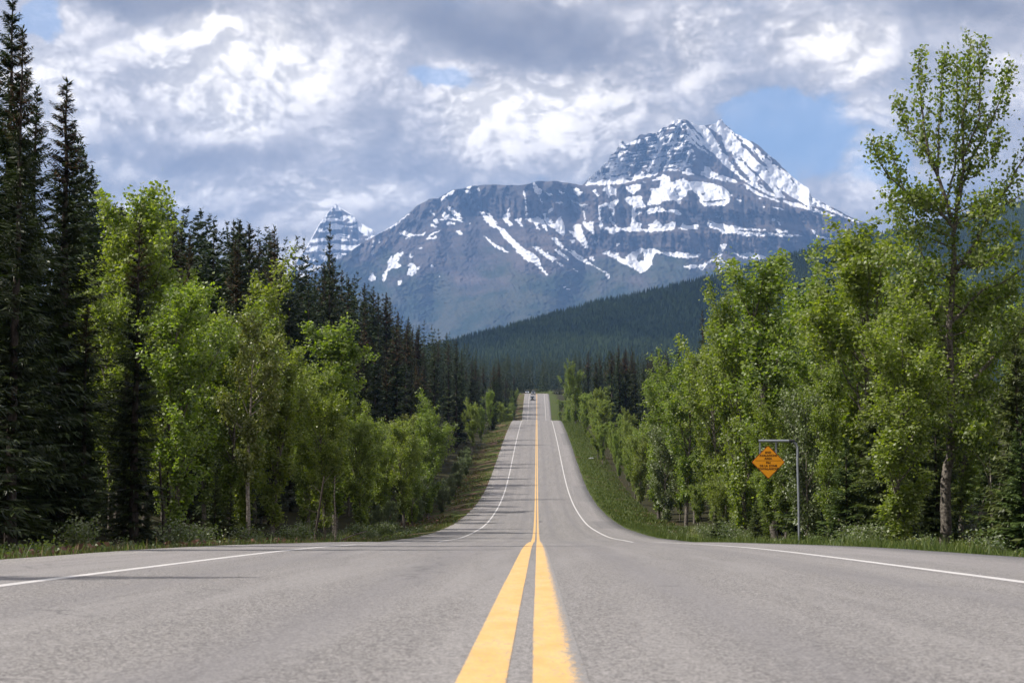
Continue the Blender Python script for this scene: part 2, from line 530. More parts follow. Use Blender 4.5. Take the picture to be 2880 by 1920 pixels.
def relief(px, tops, bottom, nrow, R0, slope_fn, relief_fn=None, back=1.2):
    """rows run from the foot to the ridge, then over the ridge down the far side"""
    ncol = len(px)
    t = np.linspace(0, 1, nrow)[:, None]
    PX = np.repeat(px[None, :], nrow, 0)
    PY = bottom - (bottom - tops[None, :]) * t
    tanv = (1250 - PY) / F
    R = np.zeros_like(PY)
    R[0] = R0
    z = tanv[0] * R[0]
    for i in range(1, nrow):
        m_ = slope_fn(PX[i], PY[i])
        dR = (tanv[i] * R[i - 1] - z) / np.maximum(m_ - tanv[i], 0.08)
        R[i] = R[i - 1] + dR
        z = tanv[i] * R[i]
    for _ in range(14):
        R[:, 1:-1] = (R[:, 1:-1] * 2 + R[:, :-2] + R[:, 2:]) / 4
    if relief_fn is not None:
        R = R + relief_fn(PX, PY) * np.clip(t * 12, 0, 1)
    P = px_at(PX, PY, R)
    # far side
    bk = []
    for k in range(1, 9):
        q = P[-1].copy()
        q[:, 1] += k * 260 * back
        q[:, 0] *= 1 + k * 0.02
        q[:, 2] = np.maximum(P[-1][:, 2] * (1 - (k / 8.0) ** 1.1), -5)
        bk.append(q)
    P = np.concatenate([P, np.array(bk)], 0)
    return PX, PY, P


def blur(a, n):
    a = a.copy()
    for _ in range(n):
        a[1:-1, 1:-1] = (a[1:-1, 1:-1] + a[:-2, 1:-1] + a[2:, 1:-1] + a[1:-1, :-2] + a[1:-1, 2:]) / 5
    return a


# main mountain ------------------------------------------------------
TOPS = [(700, 860), (860, 792), (957, 727), (1015, 686), (1068, 656), (1103, 635), (1156, 595), (1172, 579), (1198, 566), (1206, 559), (1233, 558),
        (1244, 549), (1275, 534), (1302, 531), (1323, 522), (1390, 519), (1459, 522), (1485, 518), (1512, 509), (1569, 510), (1608, 516),
        (1638, 521), (1650, 508), (1655, 502), (1684, 478), (1705, 455), (1720, 436), (1731, 425), (1742, 404), (1751, 396), (1760, 402),
        (1782, 396), (1793, 384), (1804, 377), (1818, 378), (1836, 375), (1851, 371), (1858, 363), (1880, 355), (1895, 342), (1909, 336),
        (1927, 337), (1944, 345), (1964, 353), (1982, 353), (1996, 350), (2015, 347), (2020, 339), (2025, 335), (2031, 336), (2036, 345),
        (2051, 358), (2069, 376), (2102, 393), (2127, 405), (2153, 427), (2178, 447), (2196, 465), (2218, 487), (2244, 509), (2262, 522),
        (2276, 531), (2281, 551), (2309, 567), (2345, 585), (2393, 611), (2433, 625), (2560, 700), (2760, 800)]
px = np.arange(720, 2700, 2.3)
tops = interp_poly(TOPS, px)
jag = (fbm(px * .12, px * 0, 3, 21) - .5) * 14 * np.interp(px, [1640, 1700, 1880, 1920, 2100, 2300], [0, 1, .6, .15, .35, 0])
tops = tops + jag + (fbm(px * .05, px * 0, 3, 22) - .5) * 3
PLAT = [(700, 900), (1400, 560), (1638, 521), (1700, 517), (1797, 504), (1860, 488), (1925, 486), (1975, 500), (2040, 515), (2100, 545), (2200, 570), (2300, 590), (2400, 625)]


def mt_slope(X_, Y_):
    wob = (fbm(X_ * .012, Y_ * .0, 3, 31) - .5) * 26
    y = Y_ + wob
    L = np.clip((X_ - 1250) / 120, 0, 1) * np.clip((1720 - X_) / 100, 0, 1)      # left wall
    Rr = np.clip((X_ - 1620) / 80, 0, 1)                                        # right walls
    s = np.full(X_.shape, 0.62)
    c1 = ((y > 540) & (y < 612)) * L
    c2 = ((y > 585) & (y < 634)) * Rr
    c3 = ((y > 654) & (y < 714)) * Rr
    s = s + 2.2 * c1 + 2.0 * c2 + 2.6 * c3
    plat = interp_poly(PLAT, X_)
    up = np.clip((plat - Y_) / 10, 0, 1) * np.clip((X_ - 1640) / 20, 0, 1)
    face = np.clip((1960 - X_ + (Y_ - 340) * 0.05) / 60, 0, 1)
    s = s * (1 - up) + up * (0.75 + 1.3 * face)
    ledge = ((plat - Y_ < 6) & (plat - Y_ > -8)) * np.clip((X_ - 1600) / 40, 0, 1) * np.clip((2300 - X_) / 40, 0, 1)
    s = s * (1 - ledge) + ledge * 0.28
    st = (np.mod(Y_ + wob * .4 + fbm(X_ * .03, Y_ * 0, 2, 8) * 20, 17) < 6) * up * face
    s = s * (1 - st * .7)
    low = np.clip((Y_ - 780) / 120, 0, 1)
    return s * (1 - low) + low * 0.5


def mt_relief(X_, Y_):
    wob = fbm(X_ * .01, Y_ * .01, 2, 41) * 60
    flute = (fbm((X_ + wob * .2) * .11, Y_ * .012, 4, 42) - .5)
    gull = (fbm((X_ - Y_ * .55) * .03, (Y_ + X_ * .3) * .008, 4, 43) - .5)
    big = (fbm(X_ * .006, Y_ * .003, 3, 44) - .5)
    fine = (fbm(X_ * .16, Y_ * .16, 4, 45) - .5)
    crag = (fbm((X_ + Y_ * .35) * .055, (Y_ - X_ * .1) * .03, 4, 46) - .5)
    up = np.clip((interp_poly(PLAT, X_) - Y_) / 30, 0, 1)
    lo_ = 1 - .8 * np.clip((Y_ - 720) / 60, 0, 1)
    yb = Y_ + (fbm(X_ * .012, Y_ * .0, 3, 31) - .5) * 26
    clf = np.clip(1 - np.abs(yb - 578) / 52, 0, 1) * np.clip((X_ - 1180) / 100, 0, 1) + np.clip(1 - np.abs(yb - 684) / 42, 0, 1) * np.clip((X_ - 1620) / 80, 0, 1)
    lo_ = lo_ * np.clip(.12 + 1.7 * clf, 0, 1)
    rgt = np.clip((X_ - 1925) / 40, 0, 1)
    return 150 * flute * (1 - up * .4) * lo_ * SNOWD + 420 * gull * (.35 + .65 * lo_) * (1 - .6 * rgt * up) + 1100 * big + 60 * fine + up * (400 - 290 * rgt) * crag + np.abs(X_ - 1900) * 0.9


PY_ = 1010.0 - (1010.0 - tops[None, :]) * np.linspace(0, 1, 380)[:, None]
PX_ = np.repeat(px[None, :], 380, 0)
wx = PX_ + (fbm(PX_ * .22, PY_ * .22, 3, 51) - .5) * 10
wy = PY_ + (fbm(PX_ * .22, PY_ * .22, 3, 52) - .5) * 10
snow = np.zeros_like(PX_)
Z2 = [[(935,720),(960,745),(1010,770),(1045,815),(1048,830),(1010,815),(960,775),(935,745)], [(905,765),(930,775),(960,810),(1020,825),(1060,852),(1000,835),(940,825),(905,840),(880,830),(915,825),(893,800)],
[(805,755),(830,775),(855,810),(835,805),(815,785)], [(830,820),(860,825),(872,845),(870,862),(850,860),(832,840)], [(805,858),(840,862),(865,882),(840,888),(812,875)], [(925,845),(950,845),(995,860),(960,870),(930,868)],
[(578,935),(600,920),(630,908),(655,925),(690,945),(735,935),(775,925),(765,945),(700,955),(640,950),(600,945)], [(605,970),(665,960),(670,965),(610,972)], [(795,950),(830,925),(885,902),(880,912),(845,930),(800,955)],
[(778,962),(805,955),(835,970),(855,940),(860,955),(850,970),(810,977),(782,972)], [(1000,915),(1035,905),(1035,925),(1060,940),(1035,942),(1005,930)],
[(565,1075),(620,1068),(600,1090),(575,1140),(597,1165),(585,1185),(530,1190),(500,1210),(485,1270),(455,1282),(470,1230),(490,1190),(495,1150),(525,1095),(535,1115)],
[(655,1155),(685,1148),(700,1175),(740,1185),(705,1200),(710,1225),(685,1240),(637,1240),(650,1200)], [(645,1080),(670,1072),(660,1092)],[(650,1095),(695,1098),(690,1115),(665,1112)],
[(385,980),(395,978),(397,1030),(385,1035)], [(412,1035),(390,1090),(377,1098),(380,1065)], [(430,985),(445,980),(448,1000),(435,1002)], [(365,1240),(385,1222),(400,1240),(422,1250),(405,1280),(375,1285),(355,1270)],
[(575,1285),(605,1275),(600,1295),(580,1322),(570,1305)], [(712,1040),(740,1035),(755,1042),(735,1050)], [(815,1170),(835,1163),(838,1170),(825,1178)], [(867,1240),(882,1240),(875,1253)], [(1090,845),(1110,860),(1095,860)],
[(440,930),(540,860),(620,810),(670,770),(665,787),(600,838),(540,885),(500,905)], [(880,675),(930,645),(980,612),(990,625),(950,655),(910,670),(945,690),(890,692)], [(1060,600),(1095,580),(1120,583),(1115,605)],
[(1052,615),(1085,615),(1115,632),(1105,645),(1075,635)], [(1150,600),(1175,600),(1172,625),(1155,615)],
[(1168,770),(1200,772),(1230,800),(1260,835),(1300,865),(1340,890),(1400,950),(1460,1010),(1510,1050),(1570,1080),(1610,1120),(1625,1170),(1660,1215),(1685,1243),(1660,1235),(1610,1180),(1560,1145),(1520,1130),(1480,1085),(1400,1010),(1345,960),(1310,900),(1265,880),(1210,840),(1195,805)],
[(1230,780),(1250,790),(1290,840),(1305,855),(1280,850),(1245,815)], [(1195,945),(1230,960),(1290,1010),(1350,1045),(1395,1075),(1350,1065),(1290,1035),(1235,985)],
[(1395,720),(1385,770),(1400,800),(1390,830),(1418,870),(1400,878),(1360,850),(1337,810),(1365,790)], [(1430,825),(1480,822),(1475,850),(1495,885),(1465,865)],
[(1480,615),(1500,620),(1515,680),(1520,760),(1530,790),(1515,800),(1505,750),(1515,720),(1500,650)], [(1560,560),(1590,565),(1600,600),(1635,605),(1630,640),(1600,650),(1580,630),(1570,600)], [(1605,650),(1612,650),(1640,720),(1632,716)],
[(1500,815),(1540,825),(1600,810),(1640,830),(1680,920),(1655,905),(1620,860),(1600,850),(1620,918),(1590,890),(1560,850),(1510,835)], [(1640,785),(1665,780),(1655,810),(1690,830),(1725,860),(1770,800),(1785,850),(1800,900),(1795,955),(1760,930),(1720,900),(1700,890),(1665,860),(1650,820)],
[(1655,625),(1690,635),(1715,655),(1690,655),(1665,645)], [(1750,612),(1780,620),(1805,645),(1760,632)], [(1865,598),(1890,600),(1895,620),(1930,630),(1900,655),(1870,630)], [(1730,705),(1785,698),(1790,715),(1750,715)], [(1700,740),(1715,755),(1685,785),(1680,765)],
[(1560,1030),(1600,1025),(1640,1060),(1700,1090),(1740,1120),(1710,1140),(1660,1105),(1600,1060)], [(1700,965),(1740,960),(1770,1000),(1800,1040),(1860,1080),(1900,1110),(2000,1155),(2040,1180),(1980,1160),(1900,1130),(1840,1075),(1790,1050),(1740,1010)],
[(1720,1045),(1760,1060),(1810,1090),(1835,1130),(1790,1110),(1750,1080)], [(1665,970),(1700,1000),(1680,985)], [(1435,1055),(1480,1075),(1490,1090),(1450,1075)], [(1250,890),(1290,920),(1265,905)],
[(1870,700),(1910,715),(1965,712),(1930,740),(1895,720)], [(1945,765),(1950,830),(1938,840),(1935,790)], [(1820,910),(1870,920),(1860,870),(1900,865),(1925,900),(1960,990),(1970,1050),(1920,1010),(1890,960)],[(1930,850),(1990,845),(1995,880),(2025,950),(1990,930),(1960,890)],
[(1835,975),(1870,980),(1880,1008),(1850,998)], [(2045,735),(2080,715),(2085,730),(2055,760),(2070,840),(2085,890),(2060,900),(2050,840)], [(1500,1115),(1560,1130),(1570,1150),(1510,1128)], [(1760,1300),(1840,1345),(1835,1350),(1770,1310)], [(1720,1130),(1780,1160),(1790,1185),(1740,1150)], [(1840,1180),(1900,1210),(1895,1220)]]
Z3 = [[(105,664),(160,640),(260,625),(340,600),(420,615),(480,635),(520,560),(560,550),(600,590),(650,560),(660,510),(695,545),(690,580),(600,605),(540,620),(430,650),(300,660),(180,664)],
[(560,640),(600,640),(700,600),(730,575),(780,600),(800,650),(830,620),(895,605),(900,630),(990,630),(1100,650),(1180,670),(1230,710),(1275,750),(1200,765),(1100,765),(1020,765),(990,740),(960,700),(930,700),(905,740),(870,770),(860,810),(800,775),(720,790),(680,820),(610,810),(620,775),(640,730),(630,690),(700,690),(715,620)],
[(435,680),(500,660),(560,650),(550,695),(520,710),(500,740),(470,720)], [(430,770),(490,750),(560,745),(575,800),(600,830),(560,840),(500,830),(440,790)], [(865,565),(920,545),(960,575),(1000,578),(930,585)],
[(1015,565),(1050,555),(1045,515),(1070,515),(1120,560),(1180,585),(1250,610),(1310,635),(1290,645),(1200,630),(1100,610),(1020,590)],
[(900,270),(935,280),(960,320),(1010,370),(1080,410),(1150,470),(1230,530),(1320,590),(1400,640),(1480,680),(1560,720),(1640,760),(1600,760),(1500,715),(1380,650),(1280,570),(1180,490),(1080,420),(1000,375),(940,330)],
[(1080,210),(1140,190),(1210,225),(1270,270),(1320,330),(1310,350),(1270,310),(1200,270),(1120,250)], [(1370,470),(1430,520),(1540,570),(1640,640),(1740,710),(1830,790),(1860,810),(1780,790),(1700,730),(1600,670),(1500,600),(1400,530)],
[(1560,540),(1620,560),(1700,600),(1735,650),(1690,650),(1620,610),(1560,565)], [(1400,690),(1450,720),(1560,760),(1650,790),(1600,785),(1500,750),(1420,715)], [(1650,780),(1760,800),(1850,830),(1990,870),(2090,915),(1980,890),(1840,850),(1740,830),(1660,800)],
[(1860,760),(1960,810),(2060,860),(2200,930),(2290,965),(2200,940),(2060,880),(1940,825)], [(1300,770),(1350,785),(1340,792),(1285,775)], [(1490,820),(1515,820),(1515,835),(1492,838)], [(1565,828),(1640,840),(1680,858),(1590,845)], [(1465,755),(1500,757),(1500,770),(1470,765)],
[(1340,640),(1500,740),(1640,800),(1480,750),(1380,690)], [(1300,650),(1380,680),(1370,690),(1310,660)],
[(235,975),(300,990),(420,995),(470,990),(490,930),(560,960),(640,960),(680,930),(720,970),(830,940),(820,1000),(760,1020),(600,1020),(500,1022),(400,1015),(330,1040),(290,1010),(240,995)],
[(850,1000),(880,950),(920,980),(960,970),(1005,965),(1000,1005),(900,1005)], [(1065,960),(1080,930),(1130,950),(1180,960),(1240,975),(1270,970),(1350,990),(1520,1005),(1530,1015),(1400,1010),(1300,1010),(1320,1022),(1500,1036),(1620,1035),(1700,1045),(1820,1053),(1750,1060),(1600,1057),(1460,1050),(1380,1060),(1300,1038),(1240,1030),(1190,1040),(1150,1005),(1080,985)],
[(1010,765),(1250,762),(1240,790),(1200,825),(1130,820),(1040,828),(1015,790)], [(1590,1005),(1620,1000),(1650,1015),(1700,1010),(1700,1028),(1610,1025)], [(1560,920),(1590,912),(1595,935),(1565,940)], [(1605,930),(1630,940),(1640,975),(1620,970)], [(2000,970),(2030,950),(2060,945),(2040,975),(2005,980)],
[(1875,1005),(1895,1010),(1915,1000),(1900,1045),(1960,1060),(2040,1075),(2045,1088),(1980,1075),(1910,1060)], [(1125,905),(1180,895),(1175,910),(1140,915)],
[(215,1150),(260,1190),(300,1170),(390,1185),(380,1210),(430,1230),(480,1180),(570,1150),(620,1160),(660,1150),(720,1185),(800,1180),(900,1185),(1030,1200),(1000,1220),(900,1225),(820,1220),(740,1200),(690,1180),(650,1200),(640,1280),(600,1320),(550,1343),(520,1325),(470,1290),(420,1270),(350,1230),(300,1200),(270,1200)],
[(1165,1115),(1220,1120),(1190,1180),(1175,1230),(1240,1270),(1250,1288),(1180,1255),(1160,1260),(1190,1340),(1180,1375),(1155,1382),(1165,1330),(1150,1270),(1110,1240),(1060,1290),(1020,1325),(1000,1290),(1060,1260),(1120,1230),(1150,1230),(1155,1160)],
[(1270,1180),(1340,1195),(1400,1178),(1440,1200),(1520,1205),(1520,1235),(1440,1228),(1340,1225),(1290,1200)], [(1285,1300),(1325,1305),(1300,1330)], [(230,820),(260,805),(310,800),(380,770),(385,790),(350,830),(350,870),(330,920),(360,960),(380,985),(360,985),(310,930),(330,890),(335,850),(300,818),(260,830),(240,870),(250,930),(270,930),(240,970),(230,900)],
[(490,830),(510,830),(515,870),(600,850),(700,830),(760,860),(830,850),(890,890),(860,892),(780,873),(700,866),(620,886),(540,886),(512,905),(520,960),(486,960),(485,900)], [(30,685),(60,685),(100,720),(90,742),(50,730)], [(180,700),(210,697),(238,750),(215,740)], [(255,695),(300,670),(330,680),(370,690),(370,740),(320,740),(310,770),(290,720)],
[(0,770),(60,790),(100,810),(145,805),(120,830),(80,820)], [(110,860),(130,890),(125,940),(115,910)], [(40,980),(90,965),(100,1010),(120,1060),(140,1150),(100,1110),(60,1080),(30,1060),(70,1030)], [(105,960),(160,945),(200,950),(180,970),(205,1050),(160,1020),(130,990)], [(0,1140),(40,1170),(100,1215),(160,1260),(230,1300),(320,1350),(290,1345),(200,1295),(120,1240),(30,1195)],
[(150,1210),(190,1210),(195,1250),(170,1240)], [(190,1095),(230,1085),(215,1120)], [(365,1100),(400,1115),(370,1140)], [(280,1345),(325,1350),(300,1385)], [(880,1290),(960,1270),(1000,1290),(950,1310),(890,1300)], [(0,1080),(50,1100),(30,1115)]]
fill(snow, wx, wy, Z2, 2.614, 900, 300)
fill(snow, wx, wy, Z3, 2.75, 1600, 280)
ROCK3 = [[(530,1200),(575,1175),(580,1230),(550,1260),(525,1240)], [(1020,725),(1050,725),(1048,742),(1022,742)], [(905,760),(940,700),(960,720),(985,760),(1000,800),(900,800)], [(560,850),(600,850),(620,1000),(560,1000)], [(330,850),(345,850),(345,900)], [(1030,790),(1210,770),(1200,785),(1040,800)]]
fill(snow, wx, wy, ROCK3[:4] + ROCK3[5:], 2.75, 1600, 280, 0.0)
# ledgy snow of the summit face and streaks of its right flank
zx, zy = (PX_ - 1600) * 2.75, (PY_ - 280) * 2.75
plat = interp_poly(PLAT, PX_)
up = (PY_ < plat - 6) & (PX_ > 1650)
ridge_x = np.interp(zy, [150, 270, 350, 450, 560], [900, 905, 945, 985, 960])
leftface = up & (zx < ridge_x)
bandn = fbm(zx * .014, (zy + .12 * zx) * .085, 4, 61) + .34 * (fbm(zx * .09, zy * .09, 3, 62) - .5)
gully = fbm((zx + zy * .42) * .045, zy * .006, 3, 63)
s_left = (bandn > .535) | (gully > .685)
lowf = np.clip((zy - 430) / 120, 0, 1) * np.clip((500 - zx) / 200, 0, 1)
s_left |= leftface & (bandn + lowf * .10 > .52)
snow = np.where(leftface & s_left, 1.0, snow)
rx2 = np.interp(zy, [170, 260, 330, 410, 500, 600, 680, 760], [1050, 1060, 1090, 1180, 1300, 1430, 1560, 1700])
xs_edge = np.interp(zy, [150, 220, 280, 330, 420, 500, 580, 640, 720, 800], [890, 910, 905, 945, 1085, 1190, 1300, 1400, 1560, 1750])
rightface = up & (zx > xs_edge) & (zy < 830)
streak = fbm((zx * .72 - zy * .69) * .030, (zx * .69 + zy * .72) * .0045, 4, 64) + .26 * (fbm(zx * .05, zy * .05, 3, 65) - .5)
rockb = np.clip((zx - np.interp(zy, [200, 300, 400, 500, 600], [1180, 1300, 1440, 1560, 1680])) / 60, 0, 1) * (zy < 640)
snow = np.where(rightface & (streak - .06 * rockb + .30 * (fbm(zx * .11, zy * .11, 3, 66) - .5) > .488), 1.0, snow)
bare = pip([(945, 335), (1000, 385), (1100, 450), (1200, 520), (1300, 600), (1400, 660), (1560, 750), (1700, 810), (1500, 770), (1350, 680), (1240, 610), (1180, 580), (1120, 555), (1070, 510), (1040, 520), (1010, 570), (945, 545), (985, 440)], zx, zy)
keep = np.zeros_like(snow)
fill(keep, wx, wy, [Z3[5], Z3[10], Z3[17]], 2.75, 1600, 280)
snow = np.where(bare & (keep < .5), 0.0, snow)
# soften into a signed-looking value
sm = snow.copy()
sm[1:-1, 1:-1] = (snow[1:-1, 1:-1] * 4 + snow[:-2, 1:-1] + snow[2:, 1:-1] + snow[1:-1, :-2] + snow[1:-1, 2:]) / 8
veg = np.clip((PY_ - 700 + (fbm(PX_ * .01, PY_ * .02, 4, 71) - .5) * 260 - np.interp(PX_, [950, 1250, 1500, 1750, 2000, 2300], [0, 40, 20, -10, 40, 60])) / 60, 0, 1)
veg = np.maximum(veg, np.clip((PY_ - 880) / 25, 0, 1))
pad = lambda a: np.concatenate([a, np.repeat(a[-1:], 8, 0)], 0).ravel()

m_mt, nt, bs = material("mountain_rock", 0.9, 0.15)
gc = nt.new("ShaderNodeTexCoord").outputs["Object"]
at = lambda nm: nt.new("ShaderNodeAttribute", attribute_name=nm).outputs["Fac"]
nb = nt.noise(nt.v("MULTIPLY", gc, (.0012, .0004, .010)), 1.0, 8, 0.65)
nf = nt.noise(nt.v("MULTIPLY", gc, (.03, .01, .004)), 1.0, 5, 0.65)
rock = nt.mix(nt.smooth(nb, .35, .65), (0.050, 0.045, 0.047), (0.135, 0.108, 0.098))
rock = nt.mix(nt.smooth(nf, .35, .7, 0, .38), rock, (0.05, 0.05, 0.052))
vegc = nt.mix(nt.smooth(nt.noise(gc, .004, 6, .65), .40, .60), (0.022, 0.036, 0.020), (0.060, 0.062, 0.040))
col = nt.mix(at("veg"), rock, vegc)
sn = nt.m("ADD", at("snow"), nt.m("MULTIPLY", nt.m("SUBTRACT", nt.noise(gc, .03, 5, .7), .5), .55))
col = nt.mix(nt.smooth(sn, .42, .56), col, (0.76, 0.765, 0.79))
nt.l.new(col, bs.inputs["Base Color"])
bmp = nt.new("ShaderNodeBump"); bmp.inputs["Strength"].default_value = 0.35; bmp.inputs["Distance"].default_value = 20
nt.l.new(nf, bmp.inputs["Height"]); nt.l.new(bmp.outputs[0], bs.inputs["Normal"])
SNOWD = 1 - .75 * np.clip(blur(snow, 5) * 1.4, 0, 1)
_, _, P_ = relief(px, tops, 1010.0, 380, 8000.0, mt_slope, lambda a, b: mt_relief(a, b))
nr, nc = P_.shape[:2]
link("snowy_mountain", make_mesh("snowy_mountain", P_.reshape(-1, 3), [grid_faces(nr, nc)], [m_mt], smooth=True, attrs={"snow": pad(sm), "veg": pad(veg)}),
     kind="structure")

# distant peak ------------------------------------------------------
T2 = [(700, 900), (800, 800), (838, 728), (863, 692), (883, 656), (903, 622), (925, 593), (936, 582), (943, 572), (952, 579), (968, 590), (985, 600), (1002, 615), (1015, 627),
      (1053, 649), (1100, 672), (1200, 730), (1320, 800)]
px2 = np.arange(720, 1300, 2.2)
t2 = interp_poly(T2, px2) + (fbm(px2 * .09, px2 * 0, 3, 81) - .5) * np.interp(np.abs(px2 - 943), [0, 40, 80], [1, 2, 6])
PX2, PY2, P2 = relief(px2, t2, 940.0, 150, 12000.0, lambda a, b: 0.62 + 1.5 * (np.mod(b + (fbm(a * .02, b * 0, 2, 82) - .5) * 18, 27) < 11),
                      lambda a, b: 700 * (fbm(a * .02, b * .006, 4, 83) - .5) + 160 * (fbm(a * .12, b * .05, 3, 84) - .5))
bnd = np.mod(PY2 + (fbm(PX2 * .02, PY2 * 0, 2, 82) - .5) * 18 + (fbm(PX2 * .05, PY2 * .1, 3, 85) - .5) * 16, 27)
sn2 = ((bnd > 12) & (fbm(PX2 * .035, PY2 * .09, 3, 86) > .36)) | ((PX2 > 950) & (PY2 - np.interp(PX2, px2, t2) < 26) & (PX2 > 1005)) | (PY2 - np.interp(PX2, px2, t2) < 4)
sn2 = sn2.astype(float)
nr, nc = P2.shape[:2]
link("distant_peak", make_mesh("distant_peak", P2.reshape(-1, 3), [grid_faces(nr, nc)], [m_mt], smooth=True,
     attrs={"snow": pad(sn2), "veg": pad(np.clip((PY2 - 800) / 60, 0, 1))}), kind="structure")

# forested hill ------------------------------------------------------
T3 = [(1040, 1010), (1200, 985), (1329, 943), (1420, 925), (1560, 884), (1640, 862), (1714, 845), (1850, 815), (1960, 790), (2082, 759), (2190, 728), (2302, 698), (2460, 662), (2620, 625),
      (2760, 590), (2900, 560), (3300, 470), (3900, 380), (4800, 330), (6000, 420)]
px3 = np.concatenate([np.arange(1040, 3000, 5.0), np.arange(3000, 6000, 40.0)])
t3 = interp_poly(T3, px3) + (fbm(px3 * .01, px3 * 0, 3, 91) - .5) * 8
hill_slope = lambda a, b: 0.26 + 0.30 * fbm(a * .003, b * .012, 2, 92)
PX3, PY3, P3 = relief(px3, t3, 1120.0, 120, 2000.0, hill_slope, lambda a, b: 220 * (fbm(a * .004, b * .008, 3, 93) - .5), back=1.6)
m_hill, nt, bs = material("hill_forest_floor", 0.95, 0.1)
gc = nt.new("ShaderNodeTexCoord").outputs["Object"]
nt.l.new(nt.mix(nt.noise(gc, .01, 5, .6), (0.012, 0.020, 0.010), (0.022, 0.034, 0.014)), bs.inputs["Base Color"])
nr, nc = P3.shape[:2]
link("forest_hill", make_mesh("forest_hill", P3.reshape(-1, 3), [grid_faces(nr, nc)], [m_hill], smooth=True), kind="structure")
rng = np.random.default_rng(7)
NH = 60000
ii = np.clip(rng.random(NH) ** 0.8 * 119, 0, 118.99)
jj = rng.uniform(0, 392, NH)
i0, j0 = ii.astype(int), jj.astype(int)
fi, fj = (ii - i0)[:, None], (jj - j0)[:, None]
bp = (P3[i0, j0] * (1 - fi) * (1 - fj) + P3[i0 + 1, j0] * fi * (1 - fj) + P3[i0, j0 + 1] * (1 - fi) * fj + P3[i0 + 1, j0 + 1] * fi * fj)
hh = rng.uniform(6, 11, NH)
rr = hh * rng.uniform(.13, .2, NH)
a0 = rng.uniform(0, 6.28, NH)
ring = [np.stack([bp[:, 0] + rr * np.cos(a0 + k * 2.094), bp[:, 1] + rr * np.sin(a0 + k * 2.094), bp[:, 2] + 1], -1) for k in range(3)]
tip = bp + np.stack([hh * 0, hh * 0, hh], -1)
V = np.stack(ring + [tip], 1).reshape(-1, 3)
b5 = np.arange(NH)[:, None] * 4
T = np.concatenate([b5 + np.array([[k, (k + 1) % 3, 3]]) for k in range(3)])
m_ht, nt, bs = material("far_conifers", 0.9, 0.15)
gc = nt.new("ShaderNodeTexCoord").outputs["Object"]
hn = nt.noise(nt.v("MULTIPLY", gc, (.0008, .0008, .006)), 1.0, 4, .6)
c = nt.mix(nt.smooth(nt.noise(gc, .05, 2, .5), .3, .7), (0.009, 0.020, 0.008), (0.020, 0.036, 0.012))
c = nt.mix(nt.smooth(hn, .50, .60, 0, .75), c, (0.045, 0.068, 0.024))  # lighter bands: sunlit stretches of the hill painted into the tree colour
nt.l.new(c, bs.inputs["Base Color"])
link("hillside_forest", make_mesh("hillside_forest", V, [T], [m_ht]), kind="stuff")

# ------------------------------------------------------------------ haze: the air itself
hb = np.array([[x, y, z] for z in (-40, 2950) for (x, y) in ((-9500, -900), (9500, -900), (9500, 16800), (-9500, 16800))], float)
m_hz = bpy.data.materials.new("air")
m_hz.use_nodes = True
m_hz.node_tree.nodes.clear()
hz = NT(m_hz.node_tree)
pv = hz.new("ShaderNodeVolumePrincipled")
pv.inputs["Color"].default_value = (0.27, 0.50, 1.0, 1)
pv.inputs["Density"].default_value = 6.2e-5
pv.inputs["Anisotropy"].default_value = 0.1
hz.l.new(pv.outputs[0], hz.new("ShaderNodeOutputMaterial").inputs["Volume"])
link("haze", make_mesh("haze", hb, [np.array([[3, 2, 1, 0], [4, 5, 6, 7], [0, 1, 5, 4], [1, 2, 6, 5], [2, 3, 7, 6], [3, 0, 4, 7]])], [m_hz]), kind="stuff")
# ------------------------------------------------------------------ vegetation
def leaf_mat(name, c0, c1, rough, spec, trans, tcol, nscale=1.2, obvar=0.5, under=None):
    m, nt, bs = material(name, rough, spec)
    oi = nt.new("ShaderNodeObjectInfo").outputs["Random"]
    at_ = nt.new("ShaderNodeAttribute", attribute_name="tone").outputs["Fac"]
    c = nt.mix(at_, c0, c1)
    if under is not None:
        c = nt.mix(nt.new("ShaderNodeNewGeometry").outputs["Backfacing"], c, under)
    hv = nt.new("ShaderNodeHueSaturation")
    nt.put(hv.inputs["Hue"], nt.m("ADD", 0.5, nt.m("MULTIPLY", nt.m("SUBTRACT", oi, 0.5), 0.05 * obvar)))
    nt.put(hv.inputs["Saturation"], 1.0)
    nt.put(hv.inputs["Value"], nt.m("ADD", 1 - .45 * obvar / 2, nt.m("MULTIPLY", nt.m("FRACT", nt.m("MULTIPLY", oi, 7.13)), .9 * obvar / 2)))
    nt.put(hv.inputs["Color"], c)
    nt.l.new(hv.outputs[0], bs.inputs["Base Color"])
    if trans > 0:
        tr = nt.new("ShaderNodeBsdfTranslucent")
        nt.put(tr.inputs[0], nt.mix(1.0, hv.outputs[0], tcol, 'MULTIPLY'))
        ms = nt.new("ShaderNodeMixShader")
        ms.inputs[0].default_value = trans
        nt.l.new(bs.outputs[0], ms.inputs[1])
        nt.l.new(tr.outputs[0], ms.inputs[2])
        nt.l.new(ms.outputs[0], nt.n["Material Output"].inputs[0])
    return m


